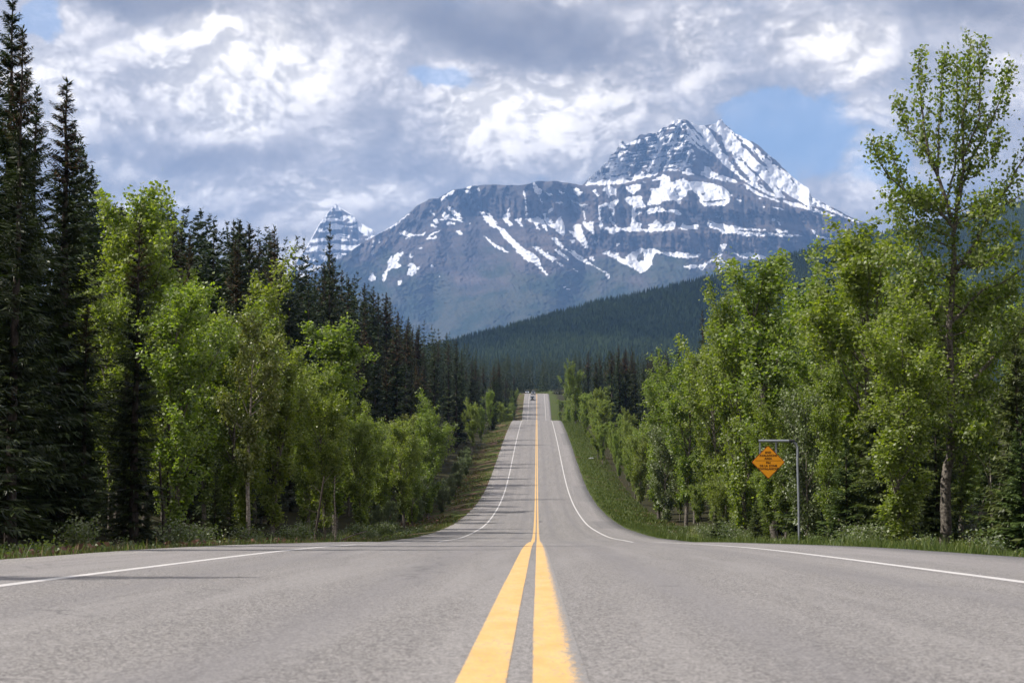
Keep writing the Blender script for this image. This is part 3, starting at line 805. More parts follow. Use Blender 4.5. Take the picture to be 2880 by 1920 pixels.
m_needle = leaf_mat("spruce_needles", (0.012, 0.022, 0.006), (0.046, 0.066, 0.014), 0.5, 0.35, 0.12, (1.6, 1.8, .8), obvar=.7)
m_needle_l = leaf_mat("young_spruce_needles", (0.030, 0.050, 0.012), (0.080, 0.105, 0.024), 0.5, 0.35, 0.15, (1.6, 1.8, .8), obvar=.7)
m_cones = leaf_mat("spruce_cones", (0.050, 0.026, 0.014), (0.110, 0.058, 0.030), 0.7, 0.2, 0.0, (1, 1, 1))
m_leaf = leaf_mat("poplar_leaves", (0.048, 0.086, 0.009), (0.195, 0.250, 0.028), 0.50, .75, 0.43, (2.1, 2.2, .5), obvar=.4, under=(0.20, 0.24, 0.085))
m_leaf_y = leaf_mat("yellow_green_leaves", (0.085, 0.120, 0.014), (0.170, 0.200, 0.028), 0.42, 0.8, 0.34, (1.8, 1.7, .5), obvar=.3, under=(0.22, 0.24, 0.09))
m_leaf_g = leaf_mat("willow_leaves", (0.048, 0.080, 0.016), (0.145, 0.190, 0.040), 0.5, 0.8, 0.25, (1.6, 1.8, .7), obvar=.4, under=(0.14, 0.165, 0.085))
m_grass = leaf_mat("grass_blades", (0.045, 0.075, 0.014), (0.140, 0.165, 0.045), 0.5, 0.3, 0.25, (1.5, 1.6, .6))


def bark_mat(name, c0, c1, scale=(6, 6, 1.5), rough=.9):
    m, nt, bs = material(name, rough, .2)
    gc = nt.new("ShaderNodeTexCoord").outputs["Object"]
    n = nt.noise(nt.v("MULTIPLY", gc, scale), 2.5, 6, .7)
    nt.l.new(nt.mix(nt.smooth(n, .35, .65), c0, c1), bs.inputs["Base Color"])
    bp_ = nt.new("ShaderNodeBump"); bp_.inputs["Strength"].default_value = .8; bp_.inputs["Distance"].default_value = .03
    nt.l.new(n, bp_.inputs["Height"]); nt.l.new(bp_.outputs[0], bs.inputs["Normal"])
    return m


m_bark_s = bark_mat("spruce_bark", (0.035, 0.028, 0.024), (0.10, 0.082, 0.070))
m_bark_p = bark_mat("poplar_bark", (0.050, 0.042, 0.036), (0.22, 0.195, 0.165), (4, 4, 5))
m_bark_w = bark_mat("pale_bark", (0.13, 0.10, 0.085), (0.40, 0.36, 0.31), (3, 3, 6))
m_wood = bark_mat("weathered_wood", (0.09, 0.055, 0.04), (0.20, 0.13, 0.09))


def tube(pts, rad, k=6):
    pts = np.asarray(pts, float); rad = np.asarray(rad, float)
    n = len(pts)
    tan = np.gradient(pts, axis=0)
    tan /= np.linalg.norm(tan, axis=1)[:, None] + 1e-9
    ref = np.array([0.9, 0.1, 0.3]) if abs(tan[0][2]) > .8 else np.array([0, 0, 1.0])
    u = np.cross(tan, ref); u /= np.linalg.norm(u, axis=1)[:, None] + 1e-9
    v = np.cross(tan, u)
    a = np.arange(k) * 2 * np.pi / k
    V = pts[:, None] + rad[:, None, None] * (np.cos(a)[None, :, None] * u[:, None] + np.sin(a)[None, :, None] * v[:, None])
    i = np.arange(n - 1)[:, None] * k
    j = np.arange(k)[None, :]
    Q = np.stack([i + j, i + (j + 1) % k, i + k + (j + 1) % k, i + k + j], -1).reshape(-1, 4)
    return V.reshape(-1, 3), Q


def join_tubes(tubes):
    Vs, Qs, o = [], [], 0
    for V, Q in tubes:
        Vs.append(V); Qs.append(Q + o); o += len(V)
    return np.concatenate(Vs), np.concatenate(Qs)


def blades(base, direc, width, side, tone, curl=0.0):
    """elongated rhombus per row"""
    n = len(base)
    mid = base + direc * .45 + side * (width / 2)[:, None]
    mid2 = base + direc * .45 - side * (width / 2)[:, None]
    tip_ = base + direc
    V = np.stack([base, mid, tip_, mid2], 1).reshape(-1, 3)
    Q = np.arange(n)[:, None] * 4 + np.arange(4)[None]
    return V, Q, np.repeat(tone, 4)


def unit(v):
    return v / (np.linalg.norm(v, axis=-1, keepdims=True) + 1e-9)


def spruce(seed, H=18.0, Rb=2.6, levels=48, nb=7, ntw=11, pw=0.85, ragged=.25, cones=0.0, low=0.05, mat=None, droop=.35, sparse=0.0, wf=1.0, tmax=.62):
    """returns trunk mesh, crown mesh; unit tree H high standing at the origin"""
    g = np.random.default_rng(seed)
    bx = np.cumsum(g.normal(0, .02, 12)) ; by = np.cumsum(g.normal(0, .02, 12))
    hz_ = np.linspace(-0.4, H, 12)
    pts = np.stack([bx - bx[0], by - by[0], hz_], -1)
    rad = np.linspace(0.013 * H, 0.012, 12)
    cx = lambda z: np.interp(z, hz_, pts[:, 0]); cy = lambda z: np.interp(z, hz_, pts[:, 1])
    t = np.linspace(0, 1, levels) ** 0.92
    zl = (low + (0.985 - low) * t) * H
    Bz, Ba, Bl, Bt = [], [], [], []
    prof_noise = fbm(t * 9 + seed, t * 0, 2, seed) * ragged * 1.2 + (1 - ragged * .6)
    for i, z in enumerate(zl):
        L0 = Rb * (1 - t[i]) ** pw * prof_noise[i] + 0.10
        n = max(4, int(nb * (1 - .35 * t[i])))
        for k in range(n):
            if g.random() < sparse * (1 - t[i]): continue
            Bz.append(z + g.normal(0, .10)); Ba.append(g.uniform(0, 6.283)); Bl.append(L0 * g.uniform(1 - ragged, 1.12)); Bt.append(t[i])
    Bz, Ba, Bl, Bt = map(np.array, (Bz, Ba, Bl, Bt))
    nB = len(Bz)
    up = 0.65 * Bt - droop * (1 - Bt)              # slope of the bough
    dirh = np.stack([np.cos(Ba), np.sin(Ba), 0 * Ba], -1)
    sideh = np.stack([-np.sin(Ba), np.cos(Ba), 0 * Ba], -1)
    root = np.stack([cx(Bz), cy(Bz), Bz], -1)
    s = (np.arange(ntw) + .7) / ntw
    s = s[None, :] + g.uniform(-.04, .04, (nB, ntw))
    lift = 0.16 * s ** 2.5                     # tips turn up again
    pos = root[:, None] + dirh[:, None] * (Bl[:, None] * s)[..., None]
    pos[..., 2] += Bl[:, None] * (up[:, None] * s + lift)
    VV, QQ, TT, MI, o = [], [], [], [], 0
    tw = 0.34 * (1 - s * .55) * Bl[:, None] + 0.08
    tw = np.minimum(tw, tmax)
    for sgn in (-1, 1, 0):
        ln = tw * g.uniform(.7, 1.25, tw.shape)
        if sgn == 0:
            dd = dirh[:, None] * .35 + np.array([0, 0, -.75]) * g.uniform(.3, 1, tw.shape)[..., None]
            ln = ln * .8
        else:
            dd = sgn * sideh[:, None] * .8 + dirh[:, None] * .62 + np.array([0, 0, -.22]) + g.normal(0, .12, (*tw.shape, 3))
        dd = unit(dd) * ln[..., None]
        wd = ln * g.uniform(.26, .42, ln.shape) * wf
        sd = unit(np.cross(dd, g.normal(0, .4, dd.shape) + np.array([0, 0, 1.0])))
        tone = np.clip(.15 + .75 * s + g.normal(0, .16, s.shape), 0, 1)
        V, Q, T_ = blades(pos.reshape(-1, 3), dd.reshape(-1, 3), wd.ravel(), sd.reshape(-1, 3), tone.ravel())
        VV.append(V); QQ.append(Q + o); TT.append(T_); o += len(V)
        mi = np.zeros(len(Q), int)
        if cones:
            zt = np.repeat(Bt[:, None], ntw, 1).ravel()
            mi = ((zt > 1 - cones) & (g.random(len(zt)) < .55)).astype(int)
        MI.append(mi)
    # bough axis blade and leader
    dd = dirh * Bl[:, None] * 1.02; dd[:, 2] += Bl * (up + .16)
    V, Q, T_ = blades(root, dd, np.maximum(.05, Bl * .05), sideh, np.full(nB, .3))
    VV.append(V); QQ.append(Q + o); TT.append(T_); MI.append(np.zeros(len(Q), int)); o += len(V)
    kk = 26
    zz = H * (1 - .07 * g.random(kk)); aa = g.uniform(0, 6.28, kk)
    dd = np.stack([np.cos(aa) * .22, np.sin(aa) * .22, np.full(kk, .22)], -1) * g.uniform(.4, 1, kk)[:, None]
    V, Q, T_ = blades(np.stack([cx(zz), cy(zz), zz], -1), dd, np.full(kk, .07), unit(np.cross(dd, [0, 0, 1.0])), np.full(kk, .6))
    VV.append(V); QQ.append(Q + o); TT.append(T_); MI.append(np.zeros(len(Q), int))
    tv, tq = tube(pts, rad, 7)
    tr = make_mesh("trunk", tv, [tq], [m_bark_s], smooth=True)
    cr = make_mesh("crown", np.concatenate(VV), [np.concatenate(QQ)], [mat or m_needle, m_cones], np.concatenate(MI), attrs={"tone": np.concatenate(TT)})
    return tr, cr


def leaves_at(cent, size, g, tone):
    n = len(cent)
    nrm = unit(g.normal(0, 1, (n, 3)) + np.array([0, 0, .35]))
    u = unit(np.cross(nrm, g.normal(0, 1, (n, 3))))
    v = np.cross(nrm, u)
    s = size * g.uniform(.7, 1.25, n)[:, None]
    V = np.stack([cent - u * s * .55, cent + v * s * .42 - u * s * .1, cent + u * s * .62, cent - v * s * .42 - u * s * .1], 1).reshape(-1, 3)
    return V, np.arange(n)[:, None] * 4 + np.arange(4)[None], np.repeat(tone, 4)


def grow(p0, d0, L, g, n=8, up=.10, wob=.10):
    p, d = np.array(p0, float), unit(np.array(d0, float))
    out = [p.copy()]
    for i in range(n):
        d = unit(d + g.normal(0, wob, 3) + np.array([0, 0, up]))
        p = p + d * L / n
        out.append(p.copy())
    return np.array(out)


def along(poly, t):
    x = t * (len(poly) - 1)
    i = min(int(x), len(poly) - 2)
    return poly[i] + (poly[i + 1] - poly[i]) * (x - i), unit(poly[i + 1] - poly[i])


def poplar(seed, H=14.0, Rw=2.6, leafn=11000, lsize=.12, low=.22, limbs=26, ang=38, mat=None, bark=None, r0=None, cl=.30, tips=3, sub=5):
    """a poplar with ascending limbs; crown of single leaves clustered on its twigs"""
    g = np.random.default_rng(seed)
    trunk = grow((0, 0, -0.3), (g.normal(0, .03), g.normal(0, .03), 1), H * .97, g, 14, .06, .035)
    r0 = r0 or .010 * H + .02
    tubes = [tube(trunk, np.linspace(r0, .012, 15), 8)]
    cl_pts, cl_w = [], []
    for i in range(limbs):
        t = low + (0.93 - low) * (i + g.random()) / limbs
        p, _ = along(trunk, t)
        a = g.uniform(0, 6.28)
        tilt = R_(ang * g.uniform(.65, 1.25))
        prof = math.sin(math.pi * min(1, (1.02 - t) / (1.02 - low)) ** .75) ** .7
        L = max(.5, Rw / max(.35, math.sin(tilt)) * prof * g.uniform(.65, 1.1))
        lb = grow(p, (math.cos(a) * math.sin(tilt), math.sin(a) * math.sin(tilt), math.cos(tilt)), L, g, 7, .10, .09)
        rr_ = np.linspace(max(.012, r0 * .38 * (1 - t * .6)), .007, 8)
        tubes.append(tube(lb, rr_, 5))
        for k in range(sub):
            s = .30 + .68 * (k + g.random()) / sub
            q, dq = along(lb, s)
            tw_ = grow(q, dq + g.normal(0, .55, 3) + np.array([0, 0, .15]), L * .30 * (1.2 - s * .5) + .25, g, 4, .12, .12)
            tubes.append(tube(tw_, np.linspace(.011, .004, 5), 3))
            for s2 in (.3, .55, .8, 1.0):
                c_, _ = along(tw_, min(s2, .999)); cl_pts.append(c_); cl_w.append(1)
        for s2 in (.5, .7, .85, 1.0):
            c_, _ = along(lb, min(s2, .999)); cl_pts.append(c_); cl_w.append(1.1)
    for s2 in np.linspace(.82, 1, tips * 2):
        c_, _ = along(trunk, min(s2, .999)); cl_pts.append(c_); cl_w.append(1.0)
    cp, cw = np.array(cl_pts), np.array(cl_w)
    pick = g.choice(len(cp), leafn, p=cw / cw.sum())
    cen = cp[pick] + g.normal(0, 1, (leafn, 3)) * cl * np.array([.75, .75, 1.0]) * (.55 + .6 * g.random(leafn))[:, None]
    toneC = np.clip(g.normal(.5, .22, len(cp)), 0, 1)
    V, Q, T_ = leaves_at(cen, lsize, g, np.clip(toneC[pick] + g.normal(0, .12, leafn), 0, 1))
    tv, tq = join_tubes(tubes)
    tr = make_mesh("trunk", tv, [tq], [bark or m_bark_p], smooth=True)
    cr = make_mesh("crown", V, [Q], [mat or m_leaf], attrs={"tone": T_})
    return tr, cr


def shrub(seed, H=1.2, Rw=.8, leafn=1500, lsize=.07, mat=None):
    g = np.random.default_rng(seed)
    tubes, pts = [], []
    for i in range(14):
        a = g.uniform(0, 6.28); ti = g.uniform(.1, .9)
        st = grow((g.normal(0, .1), g.normal(0, .1), -.1), (math.cos(a) * ti * Rw / H, math.sin(a) * ti * Rw / H, 1), H * g.uniform(.6, 1.05), g, 5, .05, .12)
        tubes.append(tube(st, np.linspace(.012, .004, 6), 4))
        for s in (.35, .5, .65, .8, .9, 1):
            pts.append(along(st, min(s, .999))[0])
    cp = np.array(pts)
    pick = g.integers(0, len(cp), leafn)
    cen = cp[pick] + g.normal(0, .13 * H ** .5, (leafn, 3))
    cen[:, 2] = np.maximum(cen[:, 2], .02)
    V, Q, T_ = leaves_at(cen, lsize, g, np.clip(g.normal(.5, .25, leafn), 0, 1))
    tv, tq = join_tubes(tubes)
    return make_mesh("stems", tv, [tq], [m_bark_p]), make_mesh("foliage", V, [Q], [mat or m_leaf_g], attrs={"tone": T_})


PARTN = {"tree": ("trunk", "crown"), "shrub": ("stems", "foliage")}


def plant(name, meshes, x, y, scale, rz, label, cat, group=None, sxy=1.0, lean=(0, 0), kind="tree", sink=.05):
    if abs(x - float(xroad(y))) < 7.4:
        print('ON ROAD', name, x, y, label)
    r = bpy.data.objects.new(name, None)
    COL.objects.link(r)
    r.empty_display_size = .2
    r.location = (x, y, float(ground(x, y)) - sink)
    r.rotation_euler = (lean[0], lean[1], rz)
    r.scale = (scale * sxy, scale * sxy, scale)
    r["label"], r["category"] = label, cat
    if group:
        r["group"] = group
    for nm, me in zip(PARTN[kind], meshes):
        o = bpy.data.objects.new(nm, me)
        COL.objects.link(o)
        o.parent = r
    return r


HT = {}


def mesh_top(meshes):
    me = meshes[1]
    if me.name not in HT:
        v = np.empty(len(me.vertices) * 3, np.float32); me.vertices.foreach_get("co", v)
        HT[me.name] = float(np.sort(v[2::3])[-max(6, len(me.vertices) // 2500)])
    return HT[me.name]


def stand(px, D, py_top, meshH, **kw):
    """where a tree whose tip shows at (px, py_top) stands, D metres ahead, and how much to scale a mesh meshH high"""
    top = px_at(px, py_top, D)
    h = top[2] - float(ground(top[0], top[1]))
    return top[0], top[1], h / meshH


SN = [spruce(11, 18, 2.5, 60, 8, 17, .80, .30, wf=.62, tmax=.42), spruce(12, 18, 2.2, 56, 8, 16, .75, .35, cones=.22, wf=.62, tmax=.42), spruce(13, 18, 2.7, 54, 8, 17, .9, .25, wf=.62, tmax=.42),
      spruce(14, 18, 1.7, 56, 7, 15, .7, .40, cones=.22, wf=.62, tmax=.40)]
SY = [spruce(21, 8, 1.9, 30, 7, 10, .95, .20, mat=m_needle_l), spruce(22, 8, 1.6, 28, 7, 10, .9, .25, mat=m_needle_l)]
SM = [spruce(31 + i, 22, (2.3, 1.8, 2.6, 1.5, 2.0)[i], 46, 7, 7, (.75, .65, .85, .55, .7)[i], .35, cones=(0, .25, .15, 0, .3)[i], wf=1.6) for i in range(5)]
SF = [spruce(41 + i, 20, (2.3, 1.8, 2.6)[i], 22, 5, 3, .75, .3, wf=3.2) for i in range(3)]
PN = [poplar(51, 14, 2.2, 19000, .152, low=.18, ang=30, limbs=34, cl=.24), poplar(52, 14, 2.7, 21500, .152, low=.20, ang=36, limbs=36, cl=.24), poplar(53, 14, 1.7, 16000, .150, low=.16, ang=22, limbs=32, cl=.22),
      poplar(54, 13, 2.4, 20000, .152, low=.08, ang=30, limbs=40, cl=.24)]
PY = [poplar(61, 14, 2.6, 9500, .17, cl=.24, mat=m_leaf_y, bark=m_bark_w, ang=55, limbs=22, low=.34, r0=.17)]
PG = [poplar(71, 9, 2.2, 14000, .14, cl=.24, mat=m_leaf_g, low=.02, limbs=30, ang=40), poplar(72, 7, 2.2, 13000, .14, cl=.24, mat=m_leaf_g, low=.01, limbs=28, ang=48)]
SH = [shrub(81), shrub(82, 1.5, 1.0, 2000, .075), shrub(83, .8, .9, 1300, .06, m_leaf), shrub(84, 1.0, .7, 1200, .06, m_leaf_y)]

SKYL = [(-1500, -400), (0, -200), (60, -10), (110, 60), (182, 230), (215, 330), (262, 480), (290, 560), (330, 570), (380, 565), (480, 570), (557, 575), (600, 594), (735, 618), (820, 634), (905, 690), (930, 650), (986, 698), (1029, 771), (1096, 802), (1145, 882),
        (1206, 900), (1249, 918), (1322, 943), (1340, 980), (1408, 990), (1470, 990), (1592, 980), (1641, 980), (1702, 967), (1763, 961), (1812, 980), (1855, 973), (1910, 990), (1960, 930), (2008, 906), (2069, 845), (2082, 740), (2173, 710), (2229, 759),
        (2270, 740), (2314, 690), (2388, 610), (2449, 640), (2560, 700), (2640, 720), (2700, 690), (2760, 640), (2880, 560), (3600, 300), (4500, 100)]
FRONT = [(-500, 500), (0, 760), (250, 800), (300, 640), (430, 540), (520, 680), (560, 880), (585, 830), (640, 790), (690, 730), (760, 840), (800, 980), (870, 1030), (945, 930), (1010, 1050), (1060, 1160), (1150, 1140),
         (1205, 1110), (1260, 1200), (1300, 1310), (1340, 1400), (1420, 1440), (1500, 980), (4500, 100)]
frontl = lambda x: float(interp_poly(FRONT, x))
skyl = lambda x: float(interp_poly(SKYL, x))
rng = np.random.default_rng(99)
PLACED = []


def free(x, y, r):
    for (a, b, c) in PLACED:
        if (a - x) ** 2 + (b - y) ** 2 < (r + c) ** 2:
            return False
    PLACED.append((x, y, r))
    return True


def hero(name, meshes, Hm, px, D, py, label, cat, sxy=1.0, rz=None, lean=(0, 0), group=None, r=1.0):
    x, y, s = stand(px, D, py, mesh_top(meshes))
    PLACED.append((x, y, r))
    return plant(name, meshes, x, y, s, rng.uniform(0, 6.28) if rz is None else rz, label, cat, group, sxy, lean)


# --- named individual trees of the left side (px, D, tip row)
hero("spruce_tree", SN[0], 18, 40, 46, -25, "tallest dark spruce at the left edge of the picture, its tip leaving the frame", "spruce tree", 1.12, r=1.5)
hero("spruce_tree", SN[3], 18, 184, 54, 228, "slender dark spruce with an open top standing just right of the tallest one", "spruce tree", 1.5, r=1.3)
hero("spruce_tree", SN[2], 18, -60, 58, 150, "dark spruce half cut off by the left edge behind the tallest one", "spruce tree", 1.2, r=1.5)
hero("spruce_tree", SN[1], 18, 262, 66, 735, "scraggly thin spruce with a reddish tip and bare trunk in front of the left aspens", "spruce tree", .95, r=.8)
hero("poplar_tree", PN[2], 14, 430, 72, 512, "tall pointed bright aspen with two tips rising above the dark conifers", "aspen tree", 1.15, r=1.6)
hero("poplar_tree", PN[0], 14, 345, 70, 600, "bright aspen shoulder to the left of the tall pointed aspen", "aspen tree", 1.1, r=1.4)
hero("poplar_tree", PN[1], 14, 500, 76, 680, "aspen filling the right side below the tall pointed aspen", "aspen tree", 1.0, r=1.4)
hero("spruce_tree", SN[1], 18, 535, 82, 660, "brown-tipped spruce right behind the tall pointed aspen", "spruce tree", .9)
hero("spruce_tree", SN[1], 18, 665, 78, 672, "brown-coned spruce top sticking out of the bright aspen group", "spruce tree", .9)
hero("spruce_tree", SN[3], 18, 770, 92, 640, "greenish slim spruce with a lone spike standing against the pale sky", "spruce tree", 1.0)
hero("poplar_tree", PN[3], 13, 690, 68, 700, "large bright green aspen in the middle of the left roadside group", "aspen tree", 1.12, r=1.7)
hero("poplar_tree", PN[1], 14, 585, 64, 790, "light green aspen with a rounded top left of the largest roadside aspen", "aspen tree", 1.05, r=1.5)
hero("poplar_tree", PY[0], 14, 700, 56, 880, "yellow-green aspen with a long pale bare trunk beside the left shoulder", "aspen tree", .95, rz=1.0, lean=(0, .02), r=1.0)
hero("poplar_tree", PN[2], 14, 945, 82, 890, "pointed dense aspen at the right end of the tall left aspens", "aspen tree", 1.5, r=1.8)
hero("poplar_tree", PN[0], 14, 870, 78, 1010, "aspen filling the gap left of the pointed dense aspen", "aspen tree", 1.2, r=1.4)
hero("poplar_tree", PN[3], 13, 1205, 128, 1088, "bright aspen with several tips closest to the road on the left bend", "aspen tree", 1.25, r=1.9)
hero("poplar_tree", PY[0], 14, 1130, 122, 1160, "yellow-green aspen leaning against the bright one on the left bend", "aspen tree", 1.1, r=1.5)
hero("poplar_tree", PG[0], 9, 1060, 112, 1215, "round-topped low aspen thicket tree left of the bend", "aspen tree", 1.25, r=1.9)
hero("poplar_tree", PG[1], 7, 1262, 155, 1330, "small light willow bush tree at the tip of the left thicket", "willow tree", 1.1, r=1.2)
hero("spruce_tree", SM[3], 22, 930, 150, 625, "lone narrow spruce rising highest in front of the distant snowy peak", "spruce tree", .85, r=1)
hero("spruce_tree", SN[1], 18, 1170, 170, 1010, "reddish-brown spruce showing behind the bright aspen of the left bend", "spruce tree", .7)
hero("young_spruce", SY[0], 8, 108, 47, 1310, "small light green spruce standing alone in front of the dark left forest", "spruce tree", 1.25)
hero("young_spruce", SY[1], 8, 415, 52, 1400, "little bushy spruce beside the dark left tree trunks", "spruce tree", 1.3)
hero("young_spruce", SY[1], 8, 605, 54, 1320, "young spruce with fresh green tips left of the pale aspen trunk", "spruce tree", 1.1)
hero("young_spruce", SY[0], 8, 648, 54, 1372, "shortest young spruce touching the pale aspen trunk", "spruce tree", 1.0)
# --- the right side
hero("poplar_tree", PN[0], 14, 2395, 62, 600, "leafy poplar left of the big right-hand poplar with light branches", "poplar tree", 1.3, r=1.8)
hero("poplar_tree", PN[1], 14, 2320, 70, 690, "poplar with loose outer twigs between the two tallest right ones", "poplar tree", 1.1, r=1.6)
hero("poplar_tree", PN[2], 14, 2170, 82, 703, "tall aspen above the orange sign with a pointed head", "aspen tree", 1.35, r=1.7)
hero("poplar_tree", PN[3], 13, 2085, 86, 735, "aspen with a narrow spire left of the tall one above the sign", "aspen tree", 1.05, r=1.6)
hero("poplar_tree", PN[1], 14, 2005, 98, 905, "broad aspen just right of the dark lone spruce tip", "aspen tree", 1.1, r=1.7)
hero("poplar_tree", PN[0], 14, 1925, 112, 985, "rounded aspen below the dark lone spruce tip", "aspen tree", 1.25, r=1.8)
hero("poplar_tree", PN[3], 13, 1850, 128, 972, "leftmost tall aspen of the right roadside thicket", "aspen tree", 1.25, r=1.9)
hero("poplar_tree", PN[3], 13, 1800, 152, 1175, "grey-green lower aspen at the left foot of the right thicket", "aspen tree", 1.2, r=1.8)
hero("poplar_tree", PN[1], 14, 1785, 160, 1220, "bushy low aspen where the right thicket meets the grass verge", "aspen tree", 1.2, r=1.7)
hero("poplar_tree", PG[0], 9, 1870, 122, 1190, "low leafy aspen in front of the right thicket, nearest the bend", "aspen tree", 1.15, r=1.7)
hero("poplar_tree", PG[0], 9, 2265, 60, 1085, "fresh low aspen right behind the sign post", "aspen tree", .9, r=1.3)
hero("poplar_tree", PN[2], 14, 2330, 58, 1010, "thin aspen with hanging bright leaves just right of the sign post", "aspen tree", .9, r=1.2)
hero("poplar_tree", PN[3], 13, 1618, 352, 1008, "airy aspen standing apart at the right of the crest with a dark trunk", "aspen tree", 1.25, r=2.4)
hero("poplar_tree", PN[3], 13, 1668, 300, 1120, "grey-green aspen next to the airy one at the crest", "aspen tree", 1.2, r=2.2)
hero("spruce_tree", SM[2], 22, 1976, 165, 870, "dark lone spruce tip sticking above the right aspens", "spruce tree", .8)
hero("spruce_tree", SM[3], 22, 1909, 190, 948, "smaller dark spruce tip left of the lone one above the right aspens", "spruce tree", .9)
hero("spruce_tree", SM[2], 22, 2052, 175, 880, "half-hidden spruce tip right of the lone one above the right aspens", "spruce tree", .8)
hero("spruce_tree", SN[1], 18, 2292, 92, 755, "reddish spruce top peeping out between the right poplars", "spruce tree", .7)
for q_, (px_, D_, py_, l_) in enumerate([(2545, 57, 1330, "small layered spruce left of the big poplar trunk"), (2780, 58, 1180, "layered young spruce right of the big poplar trunk"),
                        (2860, 52, 1290, "young spruce at the right edge of the picture"), (2440, 60, 1290, "shaded young spruce between the sign post and the big poplar"),
                        (2130, 66, 1400, "small spruce growing under the orange sign"), (2015, 74, 1420, "low spruce under the aspens well left of the sign")]):
    hero("young_spruce", SY[q_ % 2], 8, px_, D_, py_, l_, "spruce tree", 1.35, r=.9)

# --- the big poplar at the right, limbs taken one by one
BD = 53.5
def PB(x, y, dd=0.0):
    return px_at(x, y, BD + dd)
bx0, by0 = PB(2662, 1543)[0], BD
bz0 = float(ground(bx0, by0)) - .1
g = np.random.default_rng(5)
LIMBS = [([(2662, 1560), (2657, 1391), (2671, 1279), (2679, 1168), (2677, 1101), (2671, 1012), (2669, 945), (2672, 880), (2682, 770), (2682, 667), (2691, 579), (2709, 491), (2709, 344), (2722, 230), (2729, 110)], .225, .015, 0, .45),
         ([(2668, 985), (2626, 896), (2603, 837), (2574, 811), (2486, 814)], .10, .02, -1.5, .3),
         ([(2675, 615), (2653, 549), (2638, 491), (2609, 432), (2597, 344), (2582, 227), (2588, 156)], .085, .012, -.6, .3),
         ([(2638, 491), (2641, 373), (2650, 256), (2655, 156)], .05, .012, .5, .1), ([(2662, 560), (2685, 491), (2694, 344), (2691, 156)], .05, .012, 1.2, .15),
         ([(2691, 579), (2732, 444), (2779, 362), (2814, 285), (2838, 184)], .07, .012, .8, .2), ([(2709, 440), (2756, 344), (2756, 197), (2758, 121)], .05, .012, -1.0, .15),
         ([(2682, 640), (2632, 579), (2550, 544), (2497, 491), (2462, 432), (2451, 395)], .07, .012, -1.0, .2), ([(2550, 544), (2521, 461), (2494, 403)], .03, .01, .4, .1),
         ([(2640, 480), (2580, 400), (2556, 362), (2524, 285)], .035, .01, 1.0, .1), ([(2682, 735), (2632, 755), (2556, 743), (2456, 752)], .06, .012, 1.4, .2),
         ([(2682, 772), (2732, 702), (2785, 602), (2838, 520), (2879, 444), (2930, 330)], .09, .012, .6, .2), ([(2785, 602), (2860, 560), (2930, 500)], .04, .01, -.8, .1),
         ([(2680, 900), (2756, 819), (2814, 796), (2900, 740)], .06, .012, -1.4, .15), ([(2688, 1110), (2737, 1070), (2791, 1007), (2871, 931), (2960, 850)], .11, .02, 1.8, .35),
         ([(2653, 1056), (2620, 1040), (2586, 1047), (2540, 1075)], .05, .01, -1.0, .1), ([(2657, 1168), (2604, 1204), (2523, 1208)], .035, .01, -1.4, .2), ([(2663, 1265), (2577, 1271), (2514, 1288)], .03, .008, -1.0, .3),
         ([(2674, 1000), (2640, 950), (2560, 930), (2480, 960)], .045, .01, 1.6, .2), ([(2690, 860), (2760, 900), (2850, 890)], .045, .01, 1.5, .2), ([(2680, 700), (2620, 670), (2560, 660), (2510, 640)], .04, .01, .5, .2),
         ([(2700, 500), (2740, 500), (2790, 440), (2810, 380)], .035, .01, -.6, .2), ([(2680, 800), (2610, 760), (2590, 700), (2570, 640)], .05, .01, -.4, .2), ([(2690, 720), (2740, 760), (2830, 700)], .04, .01, -1.6, .2)]
for q_ in range(46):
    yy_ = g.uniform(590, 1330); xx_ = float(np.interp(yy_, [560, 667, 900, 1100, 1330], [2691, 2682, 2670, 2678, 2664]))
    sg_ = 1 if q_ % 2 else -1; ln_ = g.uniform(80, 190) * (1.0 if yy_ < 1100 else .75); up_ = g.uniform(.05, .55)
    LIMBS.append(([(xx_, yy_), (xx_ + sg_ * ln_ * .5, yy_ - ln_ * up_ * .6), (xx_ + sg_ * ln_, yy_ - ln_ * up_)], .03, .008, g.uniform(-2.0, 1.6), .18))
tubes, cl = [], []
for k, (pp, ra, rb, dep, start) in enumerate(LIMBS):
    n = len(pp)
    base_d = 0 if k == 0 else None
    pts = np.array([PB(x, y, dep * (i / (n - 1))) for i, (x, y) in enumerate(pp)]) - np.array([bx0, by0, bz0])
    # resample
    seg = np.concatenate([[0], np.cumsum(np.linalg.norm(np.diff(pts, axis=0), axis=1))])
    m_ = max(4, int(seg[-1] / .35))
    tt = np.linspace(0, seg[-1], m_)
    pts = np.stack([np.interp(tt, seg, pts[:, c]) for c in range(3)], -1)
    pts[1:-1] += g.normal(0, .025, (m_ - 2, 3))
    rr_ = ra + (rb - ra) * np.linspace(0, 1, m_) ** .8
    if k == 0: rr_[0] *= 1.25
    tubes.append(tube(pts, rr_, 9 if k == 0 else 6))
    L = seg[-1]
    for q in np.arange(L * start, L, .20):
        p, dq = along(pts, min(q / L, .999))
        ratio = q / L
        tw_ = grow(p, dq * .8 + g.normal(0, .5, 3) + np.array([0, 0, .15]), g.uniform(.3, 1.05) * (1.15 - .75 * ratio), g, 4, .15, .12)
        tubes.append(tube(tw_, np.linspace(.012, .004, 5), 3))
        for s in (.35, .65, 1):
            cl.append(along(tw_, min(s, .999))[0])
    cl.append(pts[-1])
    for s in (.75, .85, .95): cl.append(along(pts, s)[0])
cp = np.array(cl)
NL = 24000
pick = g.integers(0, len(cp), NL)
cen = cp[pick] + g.normal(0, 1, (NL, 3)) * np.array([.16, .18, .18])
